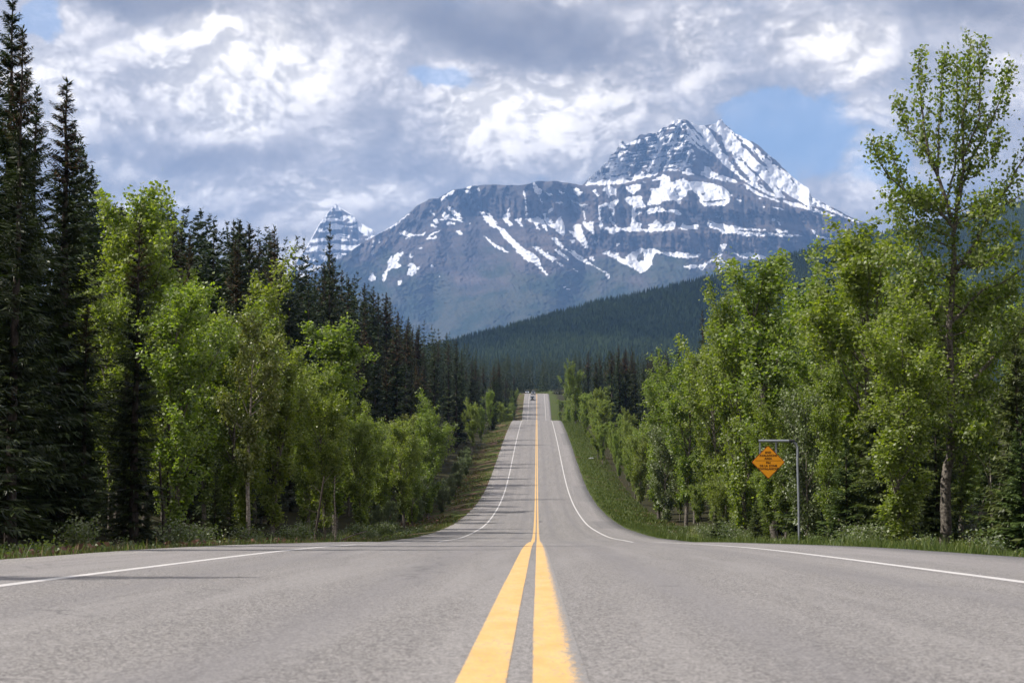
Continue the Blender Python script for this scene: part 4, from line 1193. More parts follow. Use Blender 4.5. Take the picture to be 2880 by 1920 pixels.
V, Q, T_ = leaves_at(cen, .138, g, np.clip(np.clip(g.normal(.4, .2, len(cp)), 0, 1)[pick] + g.normal(0, .1, NL), 0, 1))
tv, tq = join_tubes(tubes)
big = bpy.data.objects.new("poplar_tree", None); COL.objects.link(big)
big.location = (bx0, by0, bz0)
big["label"], big["category"] = "tallest balsam poplar at right, open crown against the sky, thick dark trunk", "poplar tree"
PLACED.append((bx0, by0, 1.2))
link("trunk", make_mesh("trunk", tv, [tq], [m_bark_p], smooth=True), parent=big)
link("crown", make_mesh("crown", V, [Q], [m_leaf], attrs={"tone": T_}), parent=big)

# trees left of the view whose shadows fall across the road
for (x_, y_, h_, l_) in [(-15.5, 9.7, 14.6, "spruce left of the view casting the long slim shadow across the near shoulder"), (-14.0, 20.5, 15.0, "spruce left of the view shading the shoulder before the dip"),
                         (-17.0, 24.5, 20.5, "tall spruce left of the view with its shadow tip on the centre line"), (-13.0, 28.5, 12.0, "spruce left of the view at the start of the descent")]:
    plant("spruce_tree", SN[3], x_, y_, h_ / mesh_top(SN[3]), rng.uniform(0, 6), l_, "spruce tree", None, 1.0)
    PLACED.append((x_, y_, 1.5))

# --- rows of trees that nothing tells apart
ZL = [(250, "at the foot of the tallest spruce"), (520, "below the tall pointed aspen"), (800, "around the pale bare aspen trunk"), (1010, "below the pointed dense aspen"),
      (1150, "left of the bright bend aspen"), (1330, "around the bright bend aspen"), (1440, "just before the crest"), (1520, "beyond the crest")]
ZR = [(1600, "beyond the crest"), (1720, "beside the airy crest aspen"), (1880, "at the left end of the thicket"), (2030, "below the lone spruce tip"), (2120, "left of the orange sign"), (2235, "behind the orange sign"),
      (2360, "just right of the sign post"), (2560, "between sign post and biggest poplar"), (2760, "around the biggest poplar"), (9999, "by the right picture edge")]


def zone(x, y):
    a = to_px((x, y, float(ground(x, y)) + 2))[0]
    for lim, nm in (ZL if x < float(xroad(y)) else ZR):
        if a < lim: return nm
    return ZL[-1][1]


CNT = {"spruce": 0, "aspen": 0}


def fill_trees(n, xr, yr, meshes, Hm, hr, name, label, cat, group, rad, sxy=(.9, 1.2), tries=12, over=0, key="spruce", line=None, pxr=None):
    done = 0
    for _ in range(n * tries):
        if done >= n: break
        y = yr[0] + (yr[1] - yr[0]) * rng.random() ** .8
        x = rng.uniform(*xr) + float(xroad(y))
        if pxr:
            x = rng.uniform(*xr); y = x * 4000 / (rng.uniform(*pxr) - 1510)
            if not yr[0] < y < yr[1]: continue
            x += float(xroad(y))
        if x > 0 and y < BD + 1.5 and 2540 < to_px((x, y, -2.0))[0] < 2790: continue
        if not free(x, y, rad): continue
        z0 = float(ground(x, y))
        h = rng.uniform(*hr)
        pxx, pyy = to_px((x, y, z0 + h))
        ln_ = line or skyl
        lim = max(ln_(pxx), ln_(pxx - 12), ln_(pxx + 12)) + over + rng.uniform(0, 45)
        if pyy < lim:
            h = px_at(pxx, lim, y)[2] - z0
        if h < hr[0] * .45:
            PLACED.pop(); continue
        k = int(rng.integers(len(meshes)))
        plant(name, meshes[k], x, y, h / mesh_top(meshes[k]), rng.uniform(0, 6.28), label + ' ' + zone(x, y), cat, group + ' ' + zone(x, y), rng.uniform(*sxy) * (hr[1] / h) ** .35, kind="tree")
        done += 1
    CNT[key] += done
    return done


fill_trees(36, (-21, -9.6), (44, 150), PN, 14, (8, 13), "poplar_tree", "green aspen in the left roadside row", "aspen tree", "aspens crowding the left roadside", .95, over=10, line=frontl, key="aspen", sxy=(.95, 1.2))
fill_trees(22, (-11.5, -9.0), (75, 230), PG, 8, (2.0, 4.5), "willow_bush", "bushy willow on the left verge", "willow bush", "willow bushes on the left verge", .8, over=300, key="aspen", sxy=(1.0, 1.4))
fill_trees(20, (-26, -13), (24, 52), SN, 18, (12, 18), "spruce_tree", "dark spruce in the shaded left forest", "spruce tree", "shaded spruces behind the left aspens", .9, over=15)
fill_trees(26, (-25, -16.5), (52, 130), SN, 18, (6, 10), "spruce_tree", "dark spruce in the shaded left forest", "spruce tree", "shaded spruces behind the left aspens", .9, over=15)
fill_trees(84, (-42, -25), (66, 420), SM, 22, (22, 30), "spruce_tree", "pointed spruce in the left slope conifer wall", "spruce tree", "conifer wall on the left slope", .95, sxy=(1.1, 1.5), pxr=(260, 1180))
fill_trees(50, (-27, -13.5), (130, 620), SM, 22, (13, 21), "spruce_tree", "spruce in the row above the left verge", "spruce tree", "spruces along the left verge towards the crest", .95, sxy=(1.1, 1.5), pxr=(960, 1425))
fill_trees(18, (-13, -10), (200, 660), PN, 12, (6, 11), "poplar_tree", "pale green aspen far along the left verge", "aspen tree", "far aspens on the left verge", 1.3, key="aspen")
fill_trees(34, (-16, -9.6), (235, 690), SM, 22, (9, 17), "spruce_tree", "spruce close to the far left road edge", "spruce tree", "spruces beside the far left road edge", .9, sxy=(1.2, 1.6), pxr=(1380, 1482))
fill_trees(40, (-12.5, -8.6), (210, 690), PN, 8, (2.5, 6.5), "willow_bush", "dark green bush beside the far left road edge", "willow bush", "bushes beside the far left road edge", .8, key="aspen", sxy=(1.3, 1.7), pxr=(1400, 1482))
fill_trees(48, (9.3, 14), (215, 690), PN, 8, (2.5, 8), "willow_bush", "grey-green bush beside the far right road edge", "willow bush", "bushes beside the far right road edge", .8, key="aspen", sxy=(1.3, 1.7), pxr=(1540, 1700))
fill_trees(36, (11.5, 24), (46, 140), PN, 14, (10, 15), "poplar_tree", "glossy-leaved aspen of the right thicket", "aspen tree", "aspens along the right verge", 1.0, over=40, key="aspen", sxy=(1.0, 1.25))
fill_trees(46, (11.3, 15.5), (50, 260), PN, 8, (3.5, 8), "poplar_tree", "low aspen fronting the right thicket", "aspen tree", "low aspens at the right forest edge", .9, over=200, key="aspen", sxy=(1.0, 1.3))
fill_trees(26, (15, 34), (38, 150), SN, 18, (10, 16), "spruce_tree", "shaded dark spruce behind the right aspens", "spruce tree", "shaded spruces behind the right aspens", .95, over=40)
fill_trees(16, (11.5, 20), (40, 75), SY, 8, (4, 8), "young_spruce", "layered young spruce in the right understory", "spruce tree", "young spruces under the right forest", .9, over=300)
fill_trees(50, (15, 40), (130, 640), SM, 22, (19, 28), "spruce_tree", "dark spruce right of the far road", "spruce tree", "spruces right of the far road", 1.0, sxy=(1.1, 1.5), pxr=(1575, 1880))
fill_trees(30, (12.0, 17), (190, 680), PN, 12, (6, 11), "poplar_tree", "grey-green aspen far along the right verge", "aspen tree", "far aspens on the right verge", 1.3, key="aspen")


# --- the forest mass beyond, too many to count: one joined object
def mass(name, xr, yr, n, hr, over=0, seed=1, base=SF, pxr=None):
    g = np.random.default_rng(seed)
    Vs, Qs, Ts, o = [], [], [], 0
    src = []
    for tr, cr in base:
        v = np.empty(len(cr.vertices) * 3, np.float32); cr.vertices.foreach_get("co", v)
        t = np.empty(len(cr.vertices), np.float32); cr.attributes["tone"].data.foreach_get("value", t)
        src.append((v.reshape(-1, 3), t))
    for _ in range(n):
        y = yr[0] + (yr[1] - yr[0]) * g.random()
        x = g.uniform(*xr)
        if pxr:
            y = x * 4000 / (g.uniform(*pxr) - 1510)
            if not yr[0] < y < yr[1]: continue
            x += float(xroad(y))
        if abs(x - float(xroad(y))) < 13: continue
        z0 = float(ground(x, y))
        h = g.uniform(*hr)
        a_, b_ = to_px((x, y, z0 + h))
        lim = max(skyl(a_), skyl(a_ - 10)) + over + g.uniform(0, 40)
        if b_ < lim: h = px_at(a_, lim, y)[2] - z0
        if h < 5: continue
        v, t = src[int(g.integers(len(src)))]
        s = h / 20.0; w_ = s * g.uniform(1.1, 1.6)
        an = g.uniform(0, 6.28); c, s_ = math.cos(an), math.sin(an)
        q = np.stack([(v[:, 0] * c - v[:, 1] * s_) * w_ + x, (v[:, 0] * s_ + v[:, 1] * c) * w_ + y, v[:, 2] * s + z0], -1)
        Vs.append(q); Ts.append(t); o += len(q)
    V = np.concatenate(Vs)
    Q = np.arange(len(V)).reshape(-1, 4)
    link(name, make_mesh(name, V, [Q], [m_needle, m_cones], attrs={"tone": np.concatenate(Ts)}), kind="stuff")


mass("forest_slope", (-72, -27), (60, 760), 760, (22, 31), seed=3, pxr=(180, 1380))
mass("forest_slope", (20, 80), (55, 760), 420, (17, 25), seed=4, over=20, pxr=(1575, 2600))
mass("valley_forest", (-120, 85), (745, 1150), 460, (23, 31), seed=5)
mass("valley_forest", (-60, 60), (560, 745), 70, (18, 25), seed=6)
# ------------------------------------------------------------------ the forest edge: shrubs, grass, small things
fill_n = 0
SHL = ["low leafy shrub along the left road edge", "low leafy shrub along the right road edge"]
for i in range(120):
    left = i < 72
    y = 17 + 75 * rng.random() ** 1.3 if left else 34 + 60 * rng.random()
    d = rng.uniform(1.6, 5.0) if left else rng.uniform(3.0, 6.0)
    x = -(HALF + d) if left else HALF + d
    k = int(rng.integers(len(SH)))
    plant("shrub", SH[k], x, y, rng.uniform(.45, .95) * (.7 if d < 2.4 else 1) * (.7 if y < 26 else 1), rng.uniform(0, 6.28), SHL[0 if left else 1] + " " + zone(x, y), "shrub",
          ("shrubs along the left road edge " if left else "shrubs along the right road edge ") + zone(x, y), rng.uniform(1, 1.4), kind="shrub")


def blades_field(name, n, sampler, hr, wr, mat, seed):
    g = np.random.default_rng(seed)
    x, y = sampler(g, n)
    z = ground(x, y)
    base = np.stack([x, y, z - .01], -1)
    h = g.uniform(*hr, len(x)) * (.6 + .8 * fbm(x * .8, y * .8, 2, seed))
    dd = np.stack([g.normal(0, .28, len(x)), g.normal(0, .28, len(x)), np.ones(len(x))], -1) * h[:, None]
    an = g.uniform(0, 6.28, len(x))
    sd = np.stack([np.cos(an), np.sin(an), 0 * an], -1)
    V, Q, T_ = blades(base, dd, g.uniform(*wr, len(x)), sd, np.clip(g.normal(.45, .3, len(x)), 0, 1))
    link(name, make_mesh(name, V, [Q], [mat], attrs={"tone": T_}), kind="stuff")


def verge(side, y0, y1, d0, d1, p=1.0, patchy=.0):
    def f(g, n):
        y = y0 + (y1 - y0) * g.random(n) ** p
        d = d0 + (d1 - d0) * g.random(n) ** .8
        x = side * (HALF + d)
        if patchy:
            k = fbm(x * .25, y * .12, 3, 77) > patchy
            x, y = x[k], y[k]
        return x, y
    return f


m_dry = leaf_mat("dry_grass", (0.12, 0.085, 0.045), (0.26, 0.20, 0.11), .7, .2, .1, (1, 1, 1))
blades_field("verge_grass", 60000, verge(1, 22, 110, .05, 6, 1.3), (.10, .34), (.010, .022), m_grass, 1)
blades_field("verge_grass", 42000, verge(-1, 14, 110, .05, 5, 1.3, .40), (.06, .22), (.010, .022), m_grass, 2)
blades_field("verge_grass", 34000, verge(1, 100, 420, .1, 5.0, 1.2, .30), (.12, .30), (.05, .11), m_grass, 3)
blades_field("verge_grass", 22000, verge(-1, 100, 420, .1, 4.5, 1.2, .50), (.10, .26), (.05, .11), m_grass, 4)
blades_field("dry_stalks", 16000, verge(-1, 14, 120, .2, 5, 1.3, .45), (.08, .28), (.008, .018), m_dry, 5)
blades_field("dry_stalks", 5000, verge(1, 24, 120, 1.0, 6, 1.3, .55), (.12, .40), (.008, .018), m_dry, 6)


def litter(name, n, sampler, seed, size, mat):
    g = np.random.default_rng(seed)
    x, y = sampler(g, n)
    z = ground(x, y) + g.uniform(.02, .25, len(x))
    V, Q, T_ = leaves_at(np.stack([x, y, z], -1), size, g, np.clip(g.normal(.5, .25, len(x)), 0, 1))
    link(name, make_mesh(name, V, [Q], [mat], attrs={"tone": T_}), kind="stuff")


litter("undergrowth", 60000, verge(-1, 16, 110, 1.2, 7, 1.3), 7, .07, m_leaf_g)
litter("undergrowth", 30000, verge(1, 30, 110, 2.6, 8, 1.3), 8, .07, m_leaf_g)
m_red = leaf_mat("rusty_debris", (0.085, 0.045, 0.035), (0.19, 0.10, 0.075), .8, .2, 0, (1, 1, 1))
litter("brush_debris", 15000, verge(-1, 20, 260, .8, 5.5, 1.2, .5), 9, .10, m_red)
litter("brush_debris", 3500, verge(1, 60, 260, 2.6, 5.5, 1.2, .58), 10, .10, m_red)

# fallen grey sticks
for k, (px_, D_, d_, L_, a_, lab) in enumerate([(0, 60, -3.0, 2.2, .3, "pale fallen stick leaning in the undergrowth below the left aspens"), (0, 52, -3.6, 1.6, 1.0, "short grey dead branch beside the dark left trunks"),
                                          (0, 43, -2.2, 1.8, -.2, "dark rotting log lying at the left shoulder edge")]):
    x, y = -(HALF - d_), D_
    z = float(ground(x, y))
    r_ = .09 if k == 2 else .035
    st = grow((0, 0, .05), (math.cos(a_), math.sin(a_) * .3, .12 if k == 2 else .5), L_, np.random.default_rng(k), 6, -.03, .1)
    o = bpy.data.objects.new("log" if k == 2 else "fallen_branch", None); COL.objects.link(o)
    o.location = (x, y, z)
    o["label"], o["category"] = lab, "log" if k == 2 else "branch"
    tv, tq = tube(st, np.linspace(r_, r_ * .55, 7), 7)
    link("stem", make_mesh("stem", tv, [tq], [m_wood if k == 2 else m_bark_w], smooth=True), parent=o)
    tws = [tube(grow(along(st, t_)[0], (g.normal(), g.normal(), .8), .4, g, 3, 0, .2), [.014, .01, .007, .004], 4) for t_ in (.35, .6, .8)]
    tv, tq = join_tubes(tws)
    link("twigs", make_mesh("twigs", tv, [tq], [m_bark_w]), parent=o)

# bare pale saplings at the far right
for k, (px_, D_, py_, lab) in enumerate([(2775, 48, 1290, "bare forked pale sapling right of the big poplar trunk"), (2850, 47, 1250, "bare pale sapling nearest the right edge"), (2722, 50, 1340, "thin leafless sapling closest to the big poplar trunk")]):
    x, y, hgt = stand(px_, D_, py_, 1.0)
    gg = np.random.default_rng(200 + k)
    o = bpy.data.objects.new("bare_sapling", None); COL.objects.link(o)
    o.location = (x, y, float(ground(x, y)) - .05)
    o["label"], o["category"] = lab, "sapling"
    st = grow((0, 0, 0), (.08, 0, 1), hgt, gg, 9, .05, .09)
    tv, tq = tube(st, np.linspace(.020, .006, 10), 6)
    link("stem", make_mesh("stem", tv, [tq], [m_bark_w], smooth=True), parent=o)
    for t_ in (.35, .5, .62, .75, .88):
        p, dq = along(st, t_)
        br = grow(p, dq + gg.normal(0, .5, 3), hgt * .32, gg, 5, .12, .12)
        tv, tq = tube(br, np.linspace(.011, .004, 6), 5)
        link("branch", make_mesh("branch", tv, [tq], [m_bark_w], smooth=True), parent=o)

# dark bare trunks showing at the left forest edge
for k, (px_, D_, wpx, py_, lab) in enumerate([(484, 50, .11, 960, "straight dark tree trunk in front of the bright left aspens"), (462, 51, .07, 1250, "thin leaning dark trunk next to the straight dark one"),
                                        (885, 62, .075, 1330, "leaning brown trunk with a reddish broken foot left of the bend"), (945, 66, .055, 1330, "thin pale trunk right of the leaning brown one")]):
    x, y, hgt = stand(px_, D_, py_, 1.0)
    gg = np.random.default_rng(300 + k)
    o = bpy.data.objects.new("dead_tree", None); COL.objects.link(o)
    o.location = (x, y, float(ground(x, y)) - .1)
    o["label"], o["category"] = lab, "dead tree"
    st = grow((0, 0, 0), (.03 if k != 2 else .07, 0, 1), hgt, gg, 10, .02, .03)
    tv, tq = tube(st, np.linspace(wpx, wpx * .4, 11), 7)
    link("trunk", make_mesh("trunk", tv, [tq], [m_bark_w if k == 3 else m_bark_s], smooth=True), parent=o)
    for t_ in (.3, .42, .55, .66, .78, .9):
        p, dq = along(st, t_)
        br = grow(p, (gg.normal(), gg.normal() * .5, .25), .9, gg, 4, .05, .15)
        tv, tq = tube(br, np.linspace(.016, .004, 5), 4)
        link("branch", make_mesh("branch", tv, [tq], [m_bark_s]), parent=o)

# two short weathered posts at the far left, a pale stone, the leaning spike
for (px_, D_, h_, lab) in [(57, 27.5, .42, "short weathered wooden stake in the bushes at the far left"), (118, 30, .30, "stubby rotten stake right of the taller one at the far left")]:
    p = px_at(px_, 1560, D_); x = p[0]; z = float(ground(x, D_))
    st = np.array([(0, 0, -.15), (.0, 0, .1), (.012, .01, h_ * .7), (.02, .01, h_)])
    o = bpy.data.objects.new("wooden_stake", None); COL.objects.link(o); o.location = (x, D_, z + .1)
    o["label"], o["category"] = lab, "stake"
    tv, tq = tube(st, [.055, .052, .05, .044], 8)
    link("post", make_mesh("post", tv, [tq], [m_wood], smooth=True), parent=o)
    tip_v = np.array([[.02 + .044 * math.cos(a), .01 + .044 * math.sin(a), h_ + .03 * math.sin(3 * a)] for a in np.arange(8) * .785] + [[.02, .01, h_ + .035]])
    link("splintered_top", make_mesh("splintered_top", tip_v, [np.array([[i, (i + 1) % 8, 8] for i in range(8)])], [m_wood]), parent=o)

m_stone, nt, bs = material("pale_stone", .9, .2)
bs.inputs["Base Color"].default_value = (.33, .34, .36, 1)
def stone(x, y, s, lab, seed):
    gg = np.random.default_rng(seed)
    th = np.linspace(0, np.pi, 7); ph = np.arange(10) * 2 * np.pi / 10
    T, Pp = np.meshgrid(th, ph, indexing='ij')
    r = 1 + gg.normal(0, .10, T.shape); r[0] = r[-1] = 1
    V = np.stack([r * np.sin(T) * np.cos(Pp) * s * 1.6, r * np.sin(T) * np.sin(Pp) * s, r * np.cos(T) * s * .55], -1).reshape(-1, 3)
    i = np.arange(6)[:, None] * 10; j = np.arange(10)[None]
    Q = np.stack([i + j, i + (j + 1) % 10, i + 10 + (j + 1) % 10, i + 10 + j], -1).reshape(-1, 4)
    o = link("stone", make_mesh("stone", V, [Q], [m_stone]), loc=(x, y, float(ground(x, y)) + s * .25))
    o["label"], o["category"] = lab, "stone"
p = px_at(715, 1527, 41.5)
stone(-8.1, 41.5, .16, "pale flat stone at the left shoulder edge below the aspens", 1)
stone(8.6, 225, .28, "small white stone in the grass of the right verge near the crest", 2)

# ------------------------------------------------------------------ hanging warning sign
m_gal, nt, bs = material("galvanised_steel", .45, .5)
gc = nt.new("ShaderNodeTexCoord").outputs["Object"]
nt.l.new(nt.mix(nt.noise(gc, 9, 4, .6), (0.20, 0.22, 0.26), (0.34, 0.36, 0.40)), bs.inputs["Base Color"])
bs.inputs["Metallic"].default_value = .35
m_or, nt, bs = material("orange_sheeting", .5, .4)
gc = nt.new("ShaderNodeTexCoord").outputs["Object"]
nt.l.new(nt.mix(nt.noise(gc, 3, 4, .6), (0.95, 0.37, 0.004), (0.88, 0.34, 0.004)), bs.inputs["Base Color"])
m_rb, nt, bs = material("rust_red_border", .6, .3); bs.inputs["Base Color"].default_value = (.30, .055, .008, 1)
m_bk, nt, bs = material("black_lettering", .6, .3); bs.inputs["Base Color"].default_value = (.045, .014, .004, 1)
SD = 53.3
def SP(x, y, dy=0.0):
    q = px_at(x, y, SD); return np.array([q[0], SD + dy, q[2]])
foot = SP(2248, 1545); foot[2] = float(ground(foot[0], SD)) - .3
sg = bpy.data.objects.new("hanging_road_sign", None); COL.objects.link(sg)
sg.location = foot
sg["label"], sg["category"] = "orange diamond avalanche sign hanging from a bent grey steel post by the right verge", "road sign"
top = SP(2243, 1245)
pts = [foot, SP(2246, 1400), SP(2243, 1300)]
cornr = SP(2243, 1236)
for a in np.linspace(0, math.pi / 2, 8):
    c = SP(2221, 1262)
    rr_ = abs(SP(2243, 0)[0] - SP(2221, 0)[0])
    pts.append(np.array([c[0] + rr_ * math.cos(a), SD, c[2] + rr_ * math.sin(a)]))
pts.append(SP(2207, 1240.5))
pts = np.array(pts)
pts[-1][2] = pts[-2][2]
tv, tq = tube(pts - foot, np.full(len(pts), .044), 12)
link("post", make_mesh("post", tv, [tq], [m_gal], smooth=True), parent=sg)
zt = pts[-1][2]
xa, xb = SP(2213, 0)[0], SP(2118, 0)[0]
arm = np.array([[xa, SD, zt], [xb, SD, zt]])
tv, tq = tube(np.linspace(arm[0], arm[1], 4) - foot, np.full(4, .05), 12)
cap = np.array([arm[1] - foot])
armo = link("arm", make_mesh("arm", tv, [tq], [m_gal], smooth=True), parent=sg)
colr = np.linspace([xa - .16, SD, zt], [xa + .06, SD, zt], 3) - foot
tv, tq = tube(colr, np.full(3, .058), 12)
m_dk, nt, bs = material("dark_rubber_joint", .7, .3); bs.inputs["Base Color"].default_value = (.03, .03, .035, 1)
link("sleeve", make_mesh("sleeve", tv, [tq], [m_dk], smooth=True), parent=sg)
endc = np.array([[xb - .002, SD + .05 * math.cos(a), zt + .05 * math.sin(a)] for a in np.arange(12) * math.pi / 6]) - foot
link("end_cap", make_mesh("end_cap", endc, [np.arange(12)[None, :]], [m_dk]), parent=sg)
for xh in (2137, 2182):
    a_ = SP(xh, 1241); b_ = SP(xh, 1276)
    a_[2] = zt
    w_ = .028
    V = []
    for z_ in (a_[2] - .03 - foot[2], b_[2] - foot[2]):
        for dx, dy in ((-w_, -.012), (w_, -.012), (w_, .012), (-w_, .012)):
            V.append((a_[0] - foot[0] + dx, dy, z_))
    link("hanger", make_mesh("hanger", np.array(V), [np.array([[0, 1, 5, 4], [1, 2, 6, 5], [2, 3, 7, 6], [3, 0, 4, 7], [0, 3, 2, 1], [4, 5, 6, 7]])], [m_gal]), parent=sg)
cc = SP(2160.5, 1299) - foot
hd = (SP(2208, 1299)[0] - SP(2113, 1299)[0]) / 2


def rounded_diamond(h, y0, y1, rc=.05):
    out = []
    for k in range(4):
        a = k * math.pi / 2
        cx, cz = (h - rc * 1.414) * math.cos(a), (h - rc * 1.414) * math.sin(a)
        for b in np.linspace(a - math.pi / 4, a + math.pi / 4, 6):
            out.append((cx + rc * math.cos(b), cz + rc * math.sin(b)))
    n = len(out)
    V = [(x, y0, z) for x, z in out] + [(x, y1, z) for x, z in out]
    return np.array(V) + cc, [np.arange(n)[None, :], (np.arange(n)[::-1] + n)[None, :], np.array([[i + n, (i + 1) % n + n, (i + 1) % n, i] for i in range(n)])]


V, Fc = rounded_diamond(hd, -.022, -.016)
panel = link("sign_panel", make_mesh("sign_panel", V, Fc, [m_rb]), parent=sg)
V, Fc = rounded_diamond(hd - .035, -.0255, -.0215, .04)
link("orange_face", make_mesh("orange_face", V, Fc, [m_or]), parent=panel)
ppm = 95.0 / (2 * hd)
V = np.array([(-.50 * hd * 1.55, 0, -.006), (.50 * hd * 1.55, 0, -.006), (.50 * hd * 1.55, 0, .006), (-.50 * hd * 1.55, 0, .006)]) + cc + np.array([0, -.0275, (1299 - 1294.8) / ppm])
link("dividing_line", make_mesh("dividing_line", V, [np.array([[0, 1, 2, 3]])], [m_bk]), parent=panel)
for txt, row in (("END", 1272.2), ("AVALANCHE", 1280.6), ("AREA", 1289), ("FIN", 1301), ("DE LA ZONE", 1309.5), ("D'AVALANCHE", 1318)):
    cu = bpy.data.curves.new("lettering", 'FONT')
    cu.body = txt
    cu.size = 5.7 / ppm / .70
    cu.align_x, cu.align_y = 'CENTER', 'CENTER'
    cu.offset = .0045
    cu.space_character = 1.06
    cu.materials.append(m_bk)
    tmp = bpy.data.objects.new("lettering", cu)
    COL.objects.link(tmp)
    me = bpy.data.meshes.new_from_object(tmp.evaluated_get(bpy.context.evaluated_depsgraph_get()))
    bpy.data.objects.remove(tmp)
    me.name = "lettering"
    o = bpy.data.objects.new("lettering", me)
    COL.objects.link(o)
    o.parent = panel
    o.rotation_euler = (math.pi / 2, 0, 0)
    o.location = Vector(cc) + Vector((0, -.028, (1299 - row) / ppm))

# ------------------------------------------------------------------ oncoming vehicles near the crest
def car_paint(name, c):
    m, nt, bs = material(name, .25, .5)
    bs.inputs["Base Color"].default_value = (*c, 1); bs.inputs["Coat Weight"].default_value = .6
    return m
m_glass, nt, bs = material("car_glass", .08, .6); bs.inputs["Base Color"].default_value = (.02, .025, .03, 1)
m_tyre, nt, bs = material("tyre", .85, .2); bs.inputs["Base Color"].default_value = (.012, .012, .012, 1)
m_rim, nt, bs = material("wheel_rim", .35, .5); bs.inputs["Base Color"].default_value = (.35, .35, .36, 1)
m_lamp = bpy.data.materials.new("lit_headlamp"); m_lamp.use_nodes = True
_b = m_lamp.node_tree.nodes["Principled BSDF"]; _b.inputs["Base Color"].default_value = (.8, .8, .8, 1)
_b.inputs["Emission Color"].default_value = (.92, .95, 1, 1); _b.inputs["Emission Strength"].default_value = 1.1
m_plate, nt, bs = material("plate", .5, .3); bs.inputs["Base Color"].default_value = (.6, .6, .62, 1)


def loft(sections):
    """sections: list of closed rings (x, z) with their y; same count"""
    n = len(sections[0][1])
    V = np.array([(x, y, z) for y, ring in sections for x, z in ring])
    F_ = [np.array([[s * n + i, s * n + (i + 1) % n, (s + 1) * n + (i + 1) % n, (s + 1) * n + i] for s in range(len(sections) - 1) for i in range(n)])]
    F_.append(np.arange(n)[None, ::-1]); F_.append((np.arange(n) + n * (len(sections) - 1))[None, :])
    return V, F_


def ring(w0, w1, z0, z1, b=.06):
    return [(-w0, z0 + b), (-w0 + b, z0), (w0 - b, z0), (w0, z0 + b), (w0, (z0 + z1) / 2), (w1, z1 - b), (w1 - b, z1), (-w1 + b, z1), (-w1, z1 - b), (-w0, (z0 + z1) / 2)]


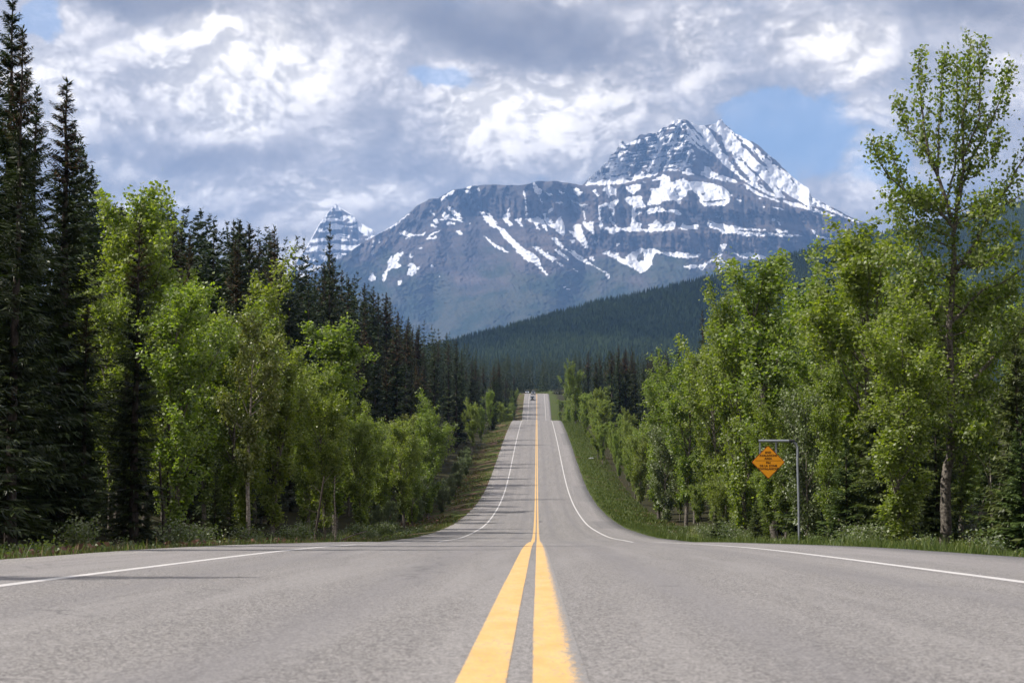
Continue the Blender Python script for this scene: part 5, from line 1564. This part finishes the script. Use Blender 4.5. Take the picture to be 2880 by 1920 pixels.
def vehicle(x, y, H, L, Wd, hood, paint, lab, name="car"):
    o = bpy.data.objects.new(name, None); COL.objects.link(o)
    # the front faces the camera (-y)
    o.location = (x + float(xroad(y)), y, float(zroad(y)))
    sl = (float(zroad(y + 3)) - float(zroad(y))) / 3
    o.rotation_euler = (math.atan(sl), 0, 0)
    o["label"], o["category"], o["group"] = lab, name.replace("_", " "), "oncoming vehicles on the far road"
    w_ = Wd / 2
    b_ = [(0, ring(w_ * .86, w_ * .80, .34, hood - .16)), (.18, ring(w_, w_ * .93, .28, hood - .05)), (L * .26, ring(w_, w_ * .95, .26, hood + .02)),
          (L * .5, ring(w_, w_ * .96, .26, hood + .06)), (L * .8, ring(w_, w_ * .96, .26, hood + .08)), (L - .15, ring(w_ * .98, w_ * .92, .28, hood + .06)), (L, ring(w_ * .88, w_ * .82, .36, hood - .05))]
    V, Fc = loft(b_)
    link("body", make_mesh("body", V, Fc, [paint], smooth=False), parent=o)
    c_ = [(L * .25, ring(w_ * .92, w_ * .88, hood - .02, hood + .06, .03)), (L * .42, ring(w_ * .93, w_ * .74, hood, H - .06, .06)), (L * .6, ring(w_ * .93, w_ * .76, hood, H, .06)), (L * .82, ring(w_ * .93, w_ * .74, hood, H - .08, .06)), (L * .96, ring(w_ * .90, w_ * .84, hood, hood + .12, .03))]
    V, Fc = loft(c_)
    link("cabin", make_mesh("cabin", V, Fc, [m_glass]), parent=o)
    r_ = [(L * .40, ring(w_ * .72, w_ * .66, H - .075, H - .01, .015)), (L * .6, ring(w_ * .78, w_ * .70, H - .05, H + .035, .02)), (L * .83, ring(w_ * .74, w_ * .66, H - .1, H - .02, .02))]
    V, Fc = loft(r_)
    link("roof", make_mesh("roof", V, Fc, [paint]), parent=o)
    for s_ in (-1, 1):
        V, Fc = loft([(-.02, ring(.13, .12, hood - .30, hood - .14, .03)), (.10, ring(.15, .14, hood - .32, hood - .12, .03))])
        V[:, 0] += s_ * w_ * .68
        link("headlight", make_mesh("headlight", V, Fc, [m_lamp]), parent=o)
        V, Fc = loft([(L * .30, ring(.09, .09, hood + .03, hood + .18, .02)), (L * .34, ring(.10, .10, hood + .02, hood + .19, .02))])
        V[:, 0] += s_ * (w_ + .08)
        link("mirror", make_mesh("mirror", V, Fc, [paint]), parent=o)
        for yy in (L * .18, L * .80):
            a = np.arange(16) * 2 * np.pi / 16
            def disc(rad, x0, x1):
                V = np.concatenate([np.stack([np.full(16, xx), np.cos(a) * rad + yy, np.sin(a) * rad + .33], -1) for xx in (x0, x1)])
                return V, [np.array([[i, (i + 1) % 16, 16 + (i + 1) % 16, 16 + i] for i in range(16)]), np.arange(16)[None, ::-1], (np.arange(16) + 16)[None]]
            V, Fc = disc(.33, s_ * (w_ - .21), s_ * (w_ + .01))
            wh = link("wheel", make_mesh("wheel", V, Fc, [m_tyre]), parent=o)
            V, Fc = disc(.20, s_ * (w_ + .0), s_ * (w_ + .018))
            link("rim", make_mesh("rim", V, Fc, [m_rim]), parent=wh)
    V, Fc = loft([(-.035, ring(w_ * .42, w_ * .42, hood - .42, hood - .20, .03)), (.05, ring(w_ * .44, w_ * .44, hood - .44, hood - .18, .03))])
    link("grille", make_mesh("grille", V, Fc, [m_tyre]), parent=o)
    V, Fc = loft([(-.05, ring(.16, .16, .40, .52, .01)), (.03, ring(.16, .16, .40, .52, .01))])
    link("number_plate", make_mesh("number_plate", V, Fc, [m_plate]), parent=o)
    return o


vehicle(-2.05, 668, 1.75, 4.7, 1.9, 1.02, car_paint("black_car_paint", (.010, .012, .016)), "black oncoming car with headlights on, nearest of the three near the crest")
vehicle(-1.75, 712, 1.85, 5.2, 2.0, 1.08, car_paint("grey_car_paint", (.10, .12, .15)), "dark grey oncoming car close behind the nearest black one")
vehicle(-3.30, 735, 1.60, 4.6, 1.85, .95, car_paint("silver_car_paint", (.34, .37, .42)), "silver oncoming car hindmost, coming out of the bend onto the crest")
print("TREES", CNT)
